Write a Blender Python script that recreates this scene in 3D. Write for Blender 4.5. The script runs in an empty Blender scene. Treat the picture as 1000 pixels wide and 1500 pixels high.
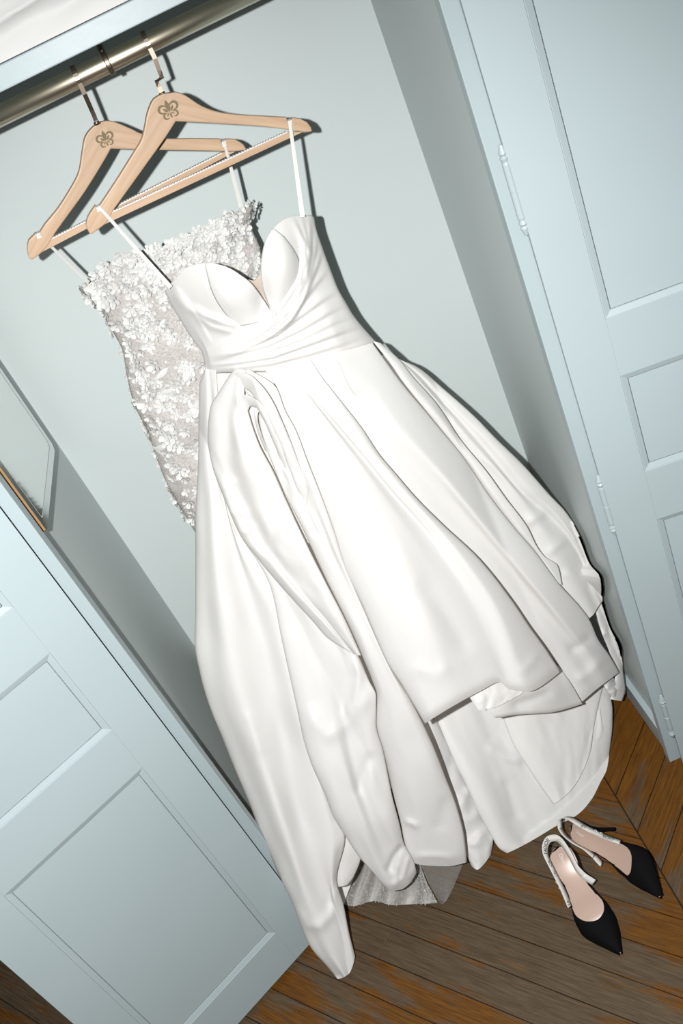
import bpy, bmesh, math, random
import numpy as np
from mathutils import Matrix, Vector
random.seed(7)
rng = np.random.default_rng(7)
sc = bpy.context.scene
COL = sc.collection
PI = math.pi

# ------------------------------------------------------------------ camera
CAM = np.array([0.4879, -1.2318, 1.7120])
YAW, PITCH, ROLL, FPX = -0.034277, 0.575077, -0.460352, 1390.75
_cy, _sy, _cp, _sp = math.cos(YAW), math.sin(YAW), math.cos(PITCH), math.sin(PITCH)
FWD = np.array([_sy * _cp, _cy * _cp, -_sp])
RGT = np.array([_cy, -_sy, 0.0])
DWN = -np.cross(RGT, FWD)
_c, _s = math.cos(ROLL), math.sin(ROLL)
IX = _c * RGT - _s * DWN
IY = _s * RGT + _c * DWN
cd = bpy.data.cameras.new('camera')
cd.sensor_fit = 'VERTICAL'; cd.sensor_height = 36.0; cd.lens = FPX * 36.0 / 1500.0
cd.clip_start = 0.02; cd.clip_end = 50
cam = bpy.data.objects.new('camera', cd)
COL.objects.link(cam)
M = Matrix.Identity(4)
for i in range(3):
    M[i][0] = IX[i]; M[i][1] = -IY[i]; M[i][2] = -FWD[i]; M[i][3] = CAM[i]
cam.matrix_world = M
sc.camera = cam

# ------------------------------------------------------------------ world, flash, exposure
w = bpy.data.worlds.new('room_ambience'); sc.world = w; w.use_nodes = True
w.node_tree.nodes['Background'].inputs[0].default_value = (0.85, 0.93, 1.0, 1)
w.node_tree.nodes['Background'].inputs[1].default_value = 0.015
ld = bpy.data.lights.new('camera_flash', 'SPOT')
ld.energy = 236.0; ld.color = (1.0, 0.985, 0.965); ld.shadow_soft_size = 0.011
ld.spot_size = math.radians(122); ld.spot_blend = 1.0
flash = bpy.data.objects.new('camera_flash', ld); COL.objects.link(flash)
FLASH = CAM - IX * 0.114 - IY * 0.012
Mf = M.copy()
for i in range(3): Mf[i][3] = FLASH[i]
flash.matrix_world = Mf @ Matrix.Rotation(math.radians(-14.5), 4, 'X') @ Matrix.Rotation(math.radians(-6), 4, 'Y')
sc.view_settings.view_transform = 'Standard'
sc.view_settings.look = 'None'
sc.view_settings.gamma = 1.0
sc.view_settings.use_curve_mapping = False
sc.view_settings.exposure = 0.0

# ------------------------------------------------------------------ measures of the place (metres)
W, D = 0.8428, 0.4747            # wardrobe inside width and depth
XL, XR = 0.0332, 0.8244          # inner edges of the door frame
Z1B, Z2T, Z2B, Z3T, Z3B = 1.0375, 0.9400, 0.7563, 0.6551, 0.1166
DOORW, STILE = 0.4171, 0.069
ROD_Y, ROD_Z = 0.247, 1.5855
SHELF_Y, SHELF_ZB, SHELF_ZT = 0.02, 1.6261, 1.6514

def U(px, py, ax, v):            # a point of the place on the plane axis = v
    d = FWD + IX * (px - 500) / FPX + IY * (py - 750) / FPX
    return CAM + (v - CAM[ax]) / d[ax] * d
def Uplane(px, py, p0, n):
    d = FWD + IX * (px - 500) / FPX + IY * (py - 750) / FPX
    return CAM + ((np.asarray(p0) - CAM) @ n) / (d @ n) * d

# ------------------------------------------------------------------ materials
ALB = 0.62                      # reflectances are set against the flash power
def mat(name, col, rough=0.5, metal=0.0, spec=0.5, **kw):
    if metal < 0.5: col = tuple(c * ALB for c in col); spec *= 0.7
    m = bpy.data.materials.new(name); m.use_nodes = True
    b = m.node_tree.nodes['Principled BSDF']
    b.inputs['Base Color'].default_value = (*col, 1)
    b.inputs['Roughness'].default_value = rough
    b.inputs['Metallic'].default_value = metal
    b.inputs['Specular IOR Level'].default_value = spec
    for k, v in kw.items():
        b.inputs[k.replace('_', ' ')].default_value = v
    return m
def N(m, t): return m.node_tree.nodes.new(t)
def LK(m, a, b): m.node_tree.links.new(a, b)
def bsdf(m): return m.node_tree.nodes['Principled BSDF']
def add_bump(m, scale, strength, dist, stretch=(1, 1, 1), detail=3, coord='Object'):
    tc = N(m, 'ShaderNodeTexCoord'); mp = N(m, 'ShaderNodeMapping'); no = N(m, 'ShaderNodeTexNoise'); bu = N(m, 'ShaderNodeBump')
    mp.inputs['Scale'].default_value = stretch
    no.inputs['Scale'].default_value = scale; no.inputs['Detail'].default_value = detail
    bu.inputs['Strength'].default_value = strength; bu.inputs['Distance'].default_value = dist
    LK(m, tc.outputs[coord], mp.inputs[0]); LK(m, mp.outputs[0], no.inputs['Vector'])
    LK(m, no.outputs['Fac'], bu.inputs['Height']); LK(m, bu.outputs[0], bsdf(m).inputs['Normal'])
    return no
def vary(m, c1, c2, scale, stretch=(1, 1, 1), detail=4, lo=0.35, hi=0.65, coord='Object'):
    tc = N(m, 'ShaderNodeTexCoord'); mp = N(m, 'ShaderNodeMapping'); no = N(m, 'ShaderNodeTexNoise'); rp = N(m, 'ShaderNodeValToRGB')
    mp.inputs['Scale'].default_value = stretch
    no.inputs['Scale'].default_value = scale; no.inputs['Detail'].default_value = detail
    e = rp.color_ramp.elements
    e[0].position = lo; e[0].color = (*[c * ALB for c in c1], 1); e[1].position = hi; e[1].color = (*[c * ALB for c in c2], 1)
    LK(m, tc.outputs[coord], mp.inputs[0]); LK(m, mp.outputs[0], no.inputs['Vector'])
    LK(m, no.outputs['Fac'], rp.inputs[0]); LK(m, rp.outputs[0], bsdf(m).inputs['Base Color'])
    return mp, no, rp

PAINT = (0.475, 0.57, 0.60)
m_paint = mat('pale_blue_satin_paint', PAINT, 0.38, spec=0.4)
vary(m_paint, (0.465, 0.560, 0.590), (0.485, 0.582, 0.612), 3.0); add_bump(m_paint, 60, 0.06, 0.002)
m_wall = mat('pale_blue_wall_paint', PAINT, 0.42, spec=0.6)
vary(m_wall, (0.650, 0.738, 0.738), (0.675, 0.762, 0.762), 2.5); add_bump(m_wall, 140, 0.08, 0.001)
m_satin = mat('white_satin', (1.11, 1.125, 1.12), 0.46, spec=0.28)
def satin_translucency(m, fac):
    # thin woven cloth lets part of the light through, a little warmer
    tr = N(m, 'ShaderNodeBsdfTranslucent'); tr.inputs['Color'].default_value = (0.80, 0.73, 0.64, 1)
    mx = N(m, 'ShaderNodeMixShader'); mx.inputs[0].default_value = fac
    out = m.node_tree.nodes['Material Output']
    LK(m, bsdf(m).outputs[0], mx.inputs[1]); LK(m, tr.outputs[0], mx.inputs[2]); LK(m, mx.outputs[0], out.inputs['Surface'])
satin_translucency(m_satin, 0.30)
add_bump(m_satin, 24, 0.24, 0.004, (1, 1, 0.35), 4)
m_nude = mat('nude_mesh', (0.62, 0.52, 0.44), 0.7)
m_ribbon = mat('white_satin_ribbon', (0.82, 0.82, 0.80), 0.4)
m_lace = mat('taupe_tulle', (0.50, 0.46, 0.435), 0.75)
vary(m_lace, (0.515, 0.490, 0.465), (0.68, 0.652, 0.627), 260, detail=2); add_bump(m_lace, 420, 0.5, 0.002)
m_petal = mat('white_organza', (0.79, 0.80, 0.785), 0.55)
bsdf(m_petal).inputs['Transmission Weight'].default_value = 0.0
add_bump(m_petal, 300, 0.3, 0.001)
m_seq = mat('clear_sequins', (0.80, 0.78, 0.76), 0.18, 0.35, 0.8)
m_sheer = mat('silver_sheer_lining', (0.48, 0.465, 0.45), 0.5, 0.1)
bsdf(m_sheer).inputs['Alpha'].default_value = 0.92
vary(m_sheer, (0.34, 0.33, 0.315), (0.50, 0.49, 0.475), 160, (1, 6, 1), 3, coord='Object')
m_rod = mat('polished_nickel', (0.66, 0.60, 0.47), 0.33, 1.0)
m_hook = mat('bronzed_steel', (0.21, 0.175, 0.14), 0.40, 1.0)
m_hook2 = mat('bright_steel', (0.62, 0.60, 0.57), 0.22, 1.0)
m_wood = mat('pale_beech', (0.62, 0.43, 0.28), 0.42)
mp, no, rp = vary(m_wood, (0.56, 0.375, 0.235), (0.70, 0.505, 0.345), 9, (1.0, 14, 14), 5, 0.3, 0.72)
m_brand = mat('burnt_emblem', (0.22, 0.165, 0.085), 0.6)
m_grip = mat('clear_ribbed_grip', (0.85, 0.85, 0.84), 0.35)
m_mirror = mat('dusty_mirror', (0.80, 0.81, 0.80), 0.07, 1.0)
m_glassedge = mat('mirror_bevel', (0.72, 0.74, 0.73), 0.12, 1.0)
m_back = mat('mirror_backing', (0.40, 0.23, 0.10), 0.6)
m_black = mat('black_grosgrain', (0.005, 0.005, 0.006), 0.85, spec=0.10)
m_blackg = mat('black_patent_edge', (0.010, 0.009, 0.009), 0.3)
m_insole = mat('nude_leather', (0.60, 0.44, 0.36), 0.32)
m_rib2 = mat('cotton_ribbon', (0.74, 0.72, 0.68), 0.8)
m_ink = mat('black_embroidery', (0.012, 0.012, 0.014), 0.8)
m_chip = mat('old_paint_edge', (0.55, 0.63, 0.64), 0.6)

def plank_mat():
    m = mat('worn_oak', (0.2, 0.12, 0.06), 0.5, spec=0.35)
    nt = m.node_tree
    tc = N(m, 'ShaderNodeTexCoord'); oi = N(m, 'ShaderNodeObjectInfo')
    comb = N(m, 'ShaderNodeCombineXYZ'); mul = N(m, 'ShaderNodeMath'); mul.operation = 'MULTIPLY'; mul.inputs[1].default_value = 37.0
    add = N(m, 'ShaderNodeVectorMath'); add.operation = 'ADD'
    LK(m, oi.outputs['Random'], mul.inputs[0]); LK(m, mul.outputs[0], comb.inputs[0]); LK(m, mul.outputs[0], comb.inputs[1])
    LK(m, tc.outputs['Object'], add.inputs[0]); LK(m, comb.outputs[0], add.inputs[1])
    def noise(scale, stretch, detail, rough=0.55):
        mp = N(m, 'ShaderNodeMapping'); mp.inputs['Scale'].default_value = stretch
        no = N(m, 'ShaderNodeTexNoise'); no.inputs['Scale'].default_value = scale; no.inputs['Detail'].default_value = detail
        no.inputs['Roughness'].default_value = rough
        LK(m, add.outputs[0], mp.inputs[0]); LK(m, mp.outputs[0], no.inputs['Vector']); return no
    grain = noise(22, (0.55, 12, 1), 6, 0.65)
    fine = noise(90, (0.35, 9, 1), 4, 0.6)
    wear = noise(7, (0.6, 2.6, 1), 6, 0.7)
    def ramp(src, p):
        r = N(m, 'ShaderNodeValToRGB'); e = r.color_ramp.elements
        e[0].position, e[0].color = p[0][0], (*p[0][1], 1); e[1].position, e[1].color = p[1][0], (*p[1][1], 1)
        LK(m, src, r.inputs[0]); return r
    grey = ramp(grain.outputs['Fac'], [(0.3, (0.046, 0.031, 0.0175)), (0.72, (0.104, 0.073, 0.044))])
    oran = ramp(grain.outputs['Fac'], [(0.3, (0.052, 0.019, 0.0018)), (0.72, (0.150, 0.060, 0.006))])
    wm = ramp(wear.outputs['Fac'], [(0.52, (0, 0, 0)), (0.62, (1, 1, 1))])
    # boards differ in how much varnish is left
    bias = N(m, 'ShaderNodeMath'); bias.operation = 'MULTIPLY_ADD'; bias.inputs[1].default_value = 0.16; bias.inputs[2].default_value = -0.08
    LK(m, oi.outputs['Random'], bias.inputs[0])
    ad2 = N(m, 'ShaderNodeMath'); ad2.operation = 'ADD'
    LK(m, wear.outputs['Fac'], ad2.inputs[0]); LK(m, bias.outputs[0], ad2.inputs[1])
    # boards by the skirting keep their varnish: geometry position in x
    gp = N(m, 'ShaderNodeNewGeometry'); sx = N(m, 'ShaderNodeSeparateXYZ'); LK(m, gp.outputs['Position'], sx.inputs[0])
    mr = N(m, 'ShaderNodeMapRange'); mr.inputs[1].default_value = 0.55; mr.inputs[2].default_value = 0.8; mr.inputs[3].default_value = 0.0; mr.inputs[4].default_value = 0.27
    LK(m, sx.outputs['X'], mr.inputs[0])
    ad3 = N(m, 'ShaderNodeMath'); ad3.operation = 'ADD'; LK(m, ad2.outputs[0], ad3.inputs[0]); LK(m, mr.outputs[0], ad3.inputs[1])
    LK(m, ad3.outputs[0], wm.inputs[0])
    mx = N(m, 'ShaderNodeMixRGB'); LK(m, wm.outputs[0], mx.inputs[0]); LK(m, grey.outputs[0], mx.inputs[1]); LK(m, oran.outputs[0], mx.inputs[2])
    fr = ramp(fine.outputs['Fac'], [(0.30, (0.55, 0.55, 0.55)), (0.55, (1, 1, 1))])
    mm = N(m, 'ShaderNodeMixRGB'); mm.blend_type = 'MULTIPLY'; mm.inputs[0].default_value = 0.8
    LK(m, mx.outputs[0], mm.inputs[1]); LK(m, fr.outputs[0], mm.inputs[2])
    LK(m, mm.outputs[0], bsdf(m).inputs['Base Color'])
    bu = N(m, 'ShaderNodeBump'); bu.inputs['Strength'].default_value = 0.25; bu.inputs['Distance'].default_value = 0.0015
    LK(m, fine.outputs['Fac'], bu.inputs['Height']); LK(m, bu.outputs[0], bsdf(m).inputs['Normal'])
    return m
m_plank = plank_mat()
m_gap = mat('dark_board_gap', (0.012, 0.009, 0.007), 0.9)

# ------------------------------------------------------------------ mesh helpers
def mesh(name, verts, faces, smooth=False):
    me = bpy.data.meshes.new(name)
    me.from_pydata([tuple(map(float, v)) for v in verts], [], [tuple(int(i) for i in f) for f in faces])
    me.validate(); me.update()
    if smooth: me.polygons.foreach_set('use_smooth', [True] * len(me.polygons))
    return me
def link(name, me, m=None, parent=None):
    o = bpy.data.objects.new(name, me); COL.objects.link(o)
    if m is not None and me is not None and not me.materials: me.materials.append(m)
    if parent is not None:
        o.parent = parent
        o.matrix_parent_inverse = parent.matrix_world.inverted() if False else Matrix.Identity(4)
    return o
def obj(name, verts, faces, m, parent=None, smooth=False):
    return link(name, mesh(name, verts, faces, smooth), m, parent)
def empty(name): 
    o = bpy.data.objects.new(name, None); COL.objects.link(o); o.empty_display_size = 0.05; return o
def tag(o, label=None, cat=None, group=None, kind=None):
    if label: o['label'] = label
    if cat: o['category'] = cat
    if group: o['group'] = group
    if kind: o['kind'] = kind
    return o
def box(x0, x1, y0, y1, z0, z1, bev=0.0, seg=2):
    bm = bmesh.new()
    bmesh.ops.create_cube(bm, size=1)
    bmesh.ops.scale(bm, vec=(x1 - x0, y1 - y0, z1 - z0), verts=bm.verts)
    bmesh.ops.translate(bm, vec=((x0 + x1) / 2, (y0 + y1) / 2, (z0 + z1) / 2), verts=bm.verts)
    if bev: bmesh.ops.bevel(bm, geom=bm.edges[:], offset=bev, segments=seg, affect='EDGES', profile=0.5)
    return bm
def bmobj(name, bm, m, parent=None, smooth=False):
    me = bpy.data.meshes.new(name); bm.to_mesh(me); bm.free()
    if smooth: me.polygons.foreach_set('use_smooth', [True] * len(me.polygons))
    return link(name, me, m, parent)
def grid_faces(nu, nv, closed_u=False):
    f = []
    for i in range(nu if closed_u else nu - 1):
        a = i * nv; b = ((i + 1) % nu) * nv
        for j in range(nv - 1): f.append((a + j, b + j, b + j + 1, a + j + 1))
    return f
def lathe(prof, n=20, axis='Z', cap=True):          # prof: (radius, height)
    v, f = [], []
    for i in range(n):
        a = 2 * PI * i / n
        for r, h in prof: v.append((r * math.cos(a), r * math.sin(a), h))
    f = grid_faces(n, len(prof), True)
    return v, f
def tube(path, rad, n=10, flat=None):               # swept tube through 3D points; flat=(a,b) half sizes along normal, binormal
    P = np.array(path, float); T = np.gradient(P, axis=0); T /= np.linalg.norm(T, axis=1)[:, None]
    up = np.array([0, 0, 1.0]); 
    if abs(T[0] @ up) > 0.9: up = np.array([1.0, 0, 0])
    Nn = np.cross(T[0], up); Nn /= np.linalg.norm(Nn)
    V = []
    R = np.broadcast_to(np.asarray(rad, float), (len(P),))
    for i in range(len(P)):
        Nn = Nn - T[i] * (Nn @ T[i]); Nn /= np.linalg.norm(Nn); B = np.cross(T[i], Nn)
        for k in range(n):
            a = 2 * PI * k / n
            V.append(P[i] + R[i] * (math.cos(a) * Nn + math.sin(a) * B))
    F = []
    for i in range(len(P) - 1):
        for k in range(n):
            F.append((i * n + k, i * n + (k + 1) % n, (i + 1) * n + (k + 1) % n, (i + 1) * n + k))
    F.append(tuple(range(n - 1, -1, -1))); F.append(tuple(range((len(P) - 1) * n, len(P) * n)))
    return V, F
def pchip(t, Y, q):
    t = np.asarray(t, float); Y = np.asarray(Y, float); q = np.asarray(q, float)
    h = np.diff(t)[:, None]; dl = np.diff(Y, axis=0) / h
    m = np.zeros_like(Y)
    if len(t) > 2:
        a, b = dl[:-1], dl[1:]; ok = (a * b) > 0
        w1 = 2 * h[1:] + h[:-1]; w2 = h[1:] + 2 * h[:-1]
        with np.errstate(divide='ignore', invalid='ignore'):
            hm = (w1 + w2) / (w1 / a + w2 / b)
        m[1:-1] = np.where(ok, hm, 0)
    m[0] = dl[0]; m[-1] = dl[-1]
    i = np.clip(np.searchsorted(t, q, side='right') - 1, 0, len(t) - 2)
    hh = h[i]; s = ((q - t[i])[:, None]) / hh
    return (2*s**3 - 3*s**2 + 1) * Y[i] + (s**3 - 2*s**2 + s) * hh * m[i] + (-2*s**3 + 3*s**2) * Y[i+1] + (s**3 - s**2) * hh * m[i+1]
def vnoise(x, y, seed=0):
    x = np.asarray(x, float); y = np.asarray(y, float)
    xi = np.floor(x).astype(int); yi = np.floor(y).astype(int); xf = x - xi; yf = y - yi
    def hsh(a, b):
        n = (a * 374761393 + b * 668265263 + seed * 1274126177) & 0x7fffffff
        n = ((n ^ (n >> 13)) * 1274126177) & 0x7fffffff
        return ((n ^ (n >> 16)) & 0xffff) / 65535.0 * 2 - 1
    u = xf * xf * (3 - 2 * xf); v = yf * yf * (3 - 2 * yf)
    return (hsh(xi, yi) * (1 - u) + hsh(xi + 1, yi) * u) * (1 - v) + (hsh(xi, yi + 1) * (1 - u) + hsh(xi + 1, yi + 1) * u) * v

# ------------------------------------------------------------------ cloth: sheets spanned between fold lines, hung on a base form
def g_skirt(x, z):
    t = np.clip((1.12 - z) / 1.12, -0.2, 1.1)
    r = np.clip((x - 0.45) / 0.4, 0, 1.2); l = np.clip((0.45 - x) / 0.4, 0, 1.2)
    return 0.19 - 0.25 * t + 0.25 * t * r ** 2 - 0.06 * t * l ** 2 + 0.05 * (1 - np.clip(t, 0, 1)) * np.clip(np.abs(x - 0.4825) / 0.135, 0, 1.5) ** 2
def g_train(x, z):
    return np.minimum(-0.025 + 0.75 * z + 0.36 * np.clip(x - 0.43, 0, 1) , 0.27)
def g_bodice(x, z):
    return 0.19 + 0.055 * np.clip(np.abs(x - 0.4800) / 0.130, 0, 1.3) ** 2.2
def g_lace(x, z):
    return 0.335 + 0 * x
def onbase(px, py, d, g):
    px, py, d = (np.asarray(a, float) for a in (px, py, d))
    DR = FWD + IX * ((px - 500) / FPX)[..., None] + IY * ((py - 750) / FPX)[..., None]
    lo = np.full(px.shape, 0.8); hi = np.full(px.shape, 3.2)
    for _ in range(44):
        md = (lo + hi) / 2; P = CAM + md[..., None] * DR
        far = P[..., 1] - g(P[..., 0], P[..., 2]) > 0
        hi = np.where(far, md, hi); lo = np.where(far, lo, md)
    ln = np.linalg.norm(DR, axis=-1)
    t = lo - d / ln
    # never through the floor, the side walls or the back
    zmin = 0.004 + 0.10 * np.clip(d + 0.03, 0, 1)
    tz = (zmin - CAM[2]) / DR[..., 2]; t = np.where(DR[..., 2] < 0, np.minimum(t, tz), t)
    tx = ((W - 0.010) - CAM[0]) / np.where(DR[..., 0] > 1e-6, DR[..., 0], 1e-6); t = np.where(DR[..., 0] > 1e-6, np.minimum(t, tx), t)
    return CAM + t[..., None] * DR
def ridge(px, py, poly, h, wl, wr):
    # raised line: falls off over wl px on its left, wr px on its right (travelling down the line)
    P = np.array(poly, float); best = np.full(px.shape, 1e9); sd = np.zeros(px.shape); par = np.zeros(px.shape)
    L = np.concatenate([[0], np.cumsum(np.linalg.norm(np.diff(P, axis=0), axis=1))])
    for k in range(len(P) - 1):
        a, b = P[k], P[k + 1]; e = b - a; l2 = e @ e
        t = np.clip(((px - a[0]) * e[0] + (py - a[1]) * e[1]) / l2, 0, 1)
        dx = px - a[0] - t * e[0]; dy = py - a[1] - t * e[1]; dd = np.hypot(dx, dy)
        cr = e[0] * dy - e[1] * dx
        up = dd < best
        best = np.where(up, dd, best); sd = np.where(up, np.sign(cr), sd); par = np.where(up, (L[k] + t * (L[k + 1] - L[k])) / L[-1], par)
    wd = np.where(sd < 0, wr, wl) if False else np.where(sd > 0, wl, wr)
    end = np.clip(par * 6, 0, 1) * np.clip((1 - par) * 6, 0, 1)
    return h * np.exp(-(best / wd) ** 1.6) * end
def rail(pts, ds):
    pts = np.array(pts, float)
    L = np.concatenate([[0], np.cumsum(np.linalg.norm(np.diff(pts, axis=0), axis=1))]); L /= L[-1]
    dd = np.interp(L, np.linspace(0, 1, len(ds)), np.array(ds, float))
    return L, np.column_stack([pts, dd])
def sheet_grid(rails, step=3.2, curl_l=0, curl_r=0, cw=5):
    rr = [rail(p, d) for p, d in rails]
    n = int(max(np.sum(np.linalg.norm(np.diff(R[:, :2], axis=0), axis=1)) for _, R in rr) / (step * 1.25)) + 4
    q = np.linspace(0, 1, n)
    A = np.array([pchip(L, R, q) for L, R in rr])            # rails x n x 3
    if curl_l:
        e = A[1, :, :2] - A[0, :, :2]; e /= np.maximum(np.linalg.norm(e, axis=1), 1e-6)[:, None]
        c = A[0].copy(); c[:, :2] += e * cw; c[:, 2] -= curl_l; A = np.concatenate([c[None], A])
    if curl_r:
        e = A[-2, :, :2] - A[-1, :, :2]; e /= np.maximum(np.linalg.norm(e, axis=1), 1e-6)[:, None]
        c = A[-1].copy(); c[:, :2] += e * cw; c[:, 2] -= curl_r; A = np.concatenate([A, c[None]])
    u = [0]
    for k in range(len(A) - 1): u.append(u[-1] + max(2.0, np.mean(np.linalg.norm(A[k + 1, :, :2] - A[k, :, :2], axis=1))))
    qs = []
    for k in range(len(A) - 1):
        m = max(3, int((u[k + 1] - u[k]) / step) + 1)
        qs += list(np.linspace(u[k], u[k + 1], m, endpoint=False))
    qs.append(u[-1])
    B = pchip(u, A.reshape(len(A), -1), qs).reshape(len(qs), n, 3)
    return B, np.array(qs), q
def sheet(name, rails, parent, m, g=g_skirt, step=3.2, curl_l=0, curl_r=0, ridges=(), wr=(0, 30, 0.25), seed=1, thick=0.0, extra=None, hem=0):
    B, qs, q = sheet_grid(rails, step, curl_l, curl_r)
    px, py, d = B[..., 0], B[..., 1], B[..., 2] * 0.01
    for poly, h, wl, wrr in ridges: d = d + 0.01 * ridge(px, py, poly, h, wl, wrr)
    if wr[0]:
        uu = qs[:, None] / wr[1] + 0 * px; vv = q[None, :] * 10 * wr[2] + 0 * px
        lenpx = np.linalg.norm(np.diff(B[len(B)//2, :, :2], axis=0), axis=1).sum()
        vv = q[None, :] * lenpx / (wr[1] * 4.0) * (wr[2] / 0.25)
        env = np.clip(q[None, :] * 5, 0.15, 1)
        d = d + env * wr[0] * 0.016 * (vnoise(uu + 0.35 * vv, vv, seed) + 0.5 * vnoise(2.1 * uu + 9 - 0.5 * vv, 2.1 * vv, seed + 5))
    if extra is not None: d = d + 0.01 * extra(px, py)
    if hem:
        d = d - hem * 0.01 * np.clip((q[None, :] - 0.975) / 0.025, 0, 1) ** 2
    V = onbase(px, py, d, g)
    nu, nv = px.shape
    me = mesh(name, V.reshape(-1, 3), grid_faces(nu, nv), True)
    o = link(name, me, m, parent)
    if thick:
        s = o.modifiers.new('cloth_thickness', 'SOLIDIFY'); s.thickness = thick; s.offset = 0
    return o, V

# ================================================================== THE SETTING
def panel_box(name, *a, m=m_wall, parent=None, bev=0.0, kind='structure'):
    o = bmobj(name, box(*a, bev), m, parent)
    if kind: o['kind'] = kind
    return o
ZTOP = 2.25
panel_box('wall_back', -0.03, W + 0.03, D, D + 0.03, 0, ZTOP)
panel_box('wall_left', -0.05, 0.0, 0.034, D + 0.03, 0, ZTOP)
panel_box('wall_right', W, W + 0.03, 0.034, D, 0, ZTOP)
panel_box('wall_room_left', -1.6, -0.05, 0.72, 0.75, 0, ZTOP + 0.4)
panel_box('wall_front_right', W + 0.06, 2.4, 0.012, 0.03, 0, ZTOP + 0.4)
panel_box('wall_front_top', -0.05, W + 0.06, 0.012, 0.034, 2.16, ZTOP + 0.4)
panel_box('trim_1', -0.05, XL, 0.012, 0.034, 0, 2.16, m=m_paint, bev=0.0015)
panel_box('trim_2', XR, W + 0.06, 0.012, 0.034, 0.0, 2.16, m=m_paint, bev=0.0015)
panel_box('baseboard_right', W - 0.013, W, 0.034, D, 0, 0.062, m=m_paint, bev=0.0012)
panel_box('baseboard_left', 0, 0.013, 0.034, D, 0, 0.062, m=m_paint, bev=0.0012)
panel_box('baseboard_back', 0.013, W - 0.013, D - 0.013, D, 0, 0.062, m=m_paint, bev=0.0012)

# ---- parquet: chevron boards meeting on the line x = 0.692
floor = panel_box('floor', -1.6, 2.4, -2.6, 0.72, -0.03, -0.006, m=m_gap)
JX = 0.6915; PITCHW = 0.0669
def clip(poly, n, c):                                # keep n.p <= c
    out = []
    for i in range(len(poly)):
        a, b = poly[i], poly[(i + 1) % len(poly)]
        da, db = a @ n - c, b @ n - c
        if da <= 0: out.append(a)
        if (da < 0 < db) or (db < 0 < da): out.append(a + (b - a) * da / (da - db))
    return out
def add_plank(lo, hi, s0, s1, side):
    # local frame: along = board direction, across = perpendicular
    if side < 0: al = np.array([1, -1]) / 2 ** .5; ac = np.array([1, 1]) / 2 ** .5; ang = -PI / 4
    else: al = np.array([1, 1]) / 2 ** .5; ac = np.array([1, -1]) / 2 ** .5; ang = PI / 4
    gp = 0.0010
    q = [al * s0 + ac * (lo + gp), al * s1 + ac * (lo + gp), al * s1 + ac * (hi - gp), al * s0 + ac * (hi - gp)]
    lim = [((1, 0), JX - gp) if side < 0 else ((-1, 0), -(JX + gp)), ((0, 1), D if side > 0 else 0.70), ((0, -1), 1.05), ((-1, 0), 0.95), ((1, 0), 1.45)]
    for n, c in lim:
        q = clip(q, np.array(n, float), c)
        if len(q) < 3: return
    R = np.array([[math.cos(ang), math.sin(ang)], [-math.sin(ang), math.cos(ang)]])
    L = [R @ p for p in q]
    area = 0.5 * sum(L[i][0] * L[(i+1) % len(L)][1] - L[(i+1) % len(L)][0] * L[i][1] for i in range(len(L)))
    if abs(area) < 0.0008: return
    if area < 0: L = L[::-1]
    c = np.mean(L, axis=0); n = len(L)
    ins = [p + (c - p) / max(np.linalg.norm(c - p), 1e-6) * 0.0012 for p in L]
    dz = random.uniform(-0.0005, 0.0003)
    V = [(p[0] - c[0], p[1] - c[1], -0.012) for p in L] + [(p[0] - c[0], p[1] - c[1], -0.0010) for p in L] + [(p[0] - c[0], p[1] - c[1], 0.0) for p in ins]
    F = [tuple(range(2 * n, 3 * n))]
    for i in range(n):
        j = (i + 1) % n
        F += [(i, j, n + j, n + i), (n + i, n + j, 2 * n + j, 2 * n + i)]
    o = obj('plank', V, F, m_plank, floor)
    wc = R.T @ c
    o.location = (wc[0], wc[1], -0.0005 + dz); o.rotation_euler = (0, 0, ang)
k0 = 0.0040
for k in range(-26, 15):
    lo = k0 + k * PITCHW; hi = lo + PITCHW
    cuts = [0.165] if k == 0 else ([0.372] if k == -2 else [random.uniform(-0.35, -0.05)])
    s_all = [-1.3] + sorted([c_ for c_ in cuts] + ([] if k > -4 else [random.uniform(0.25, 0.55)])) + [1.6]
    for a, b in zip(s_all[:-1], s_all[1:]): add_plank(lo, hi, a, b, -1)
r0 = 0.4925
for k in range(-8, 20):
    lo = r0 + k * PITCHW; add_plank(lo, lo + PITCHW, -1.5, 2.5, 1)

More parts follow.
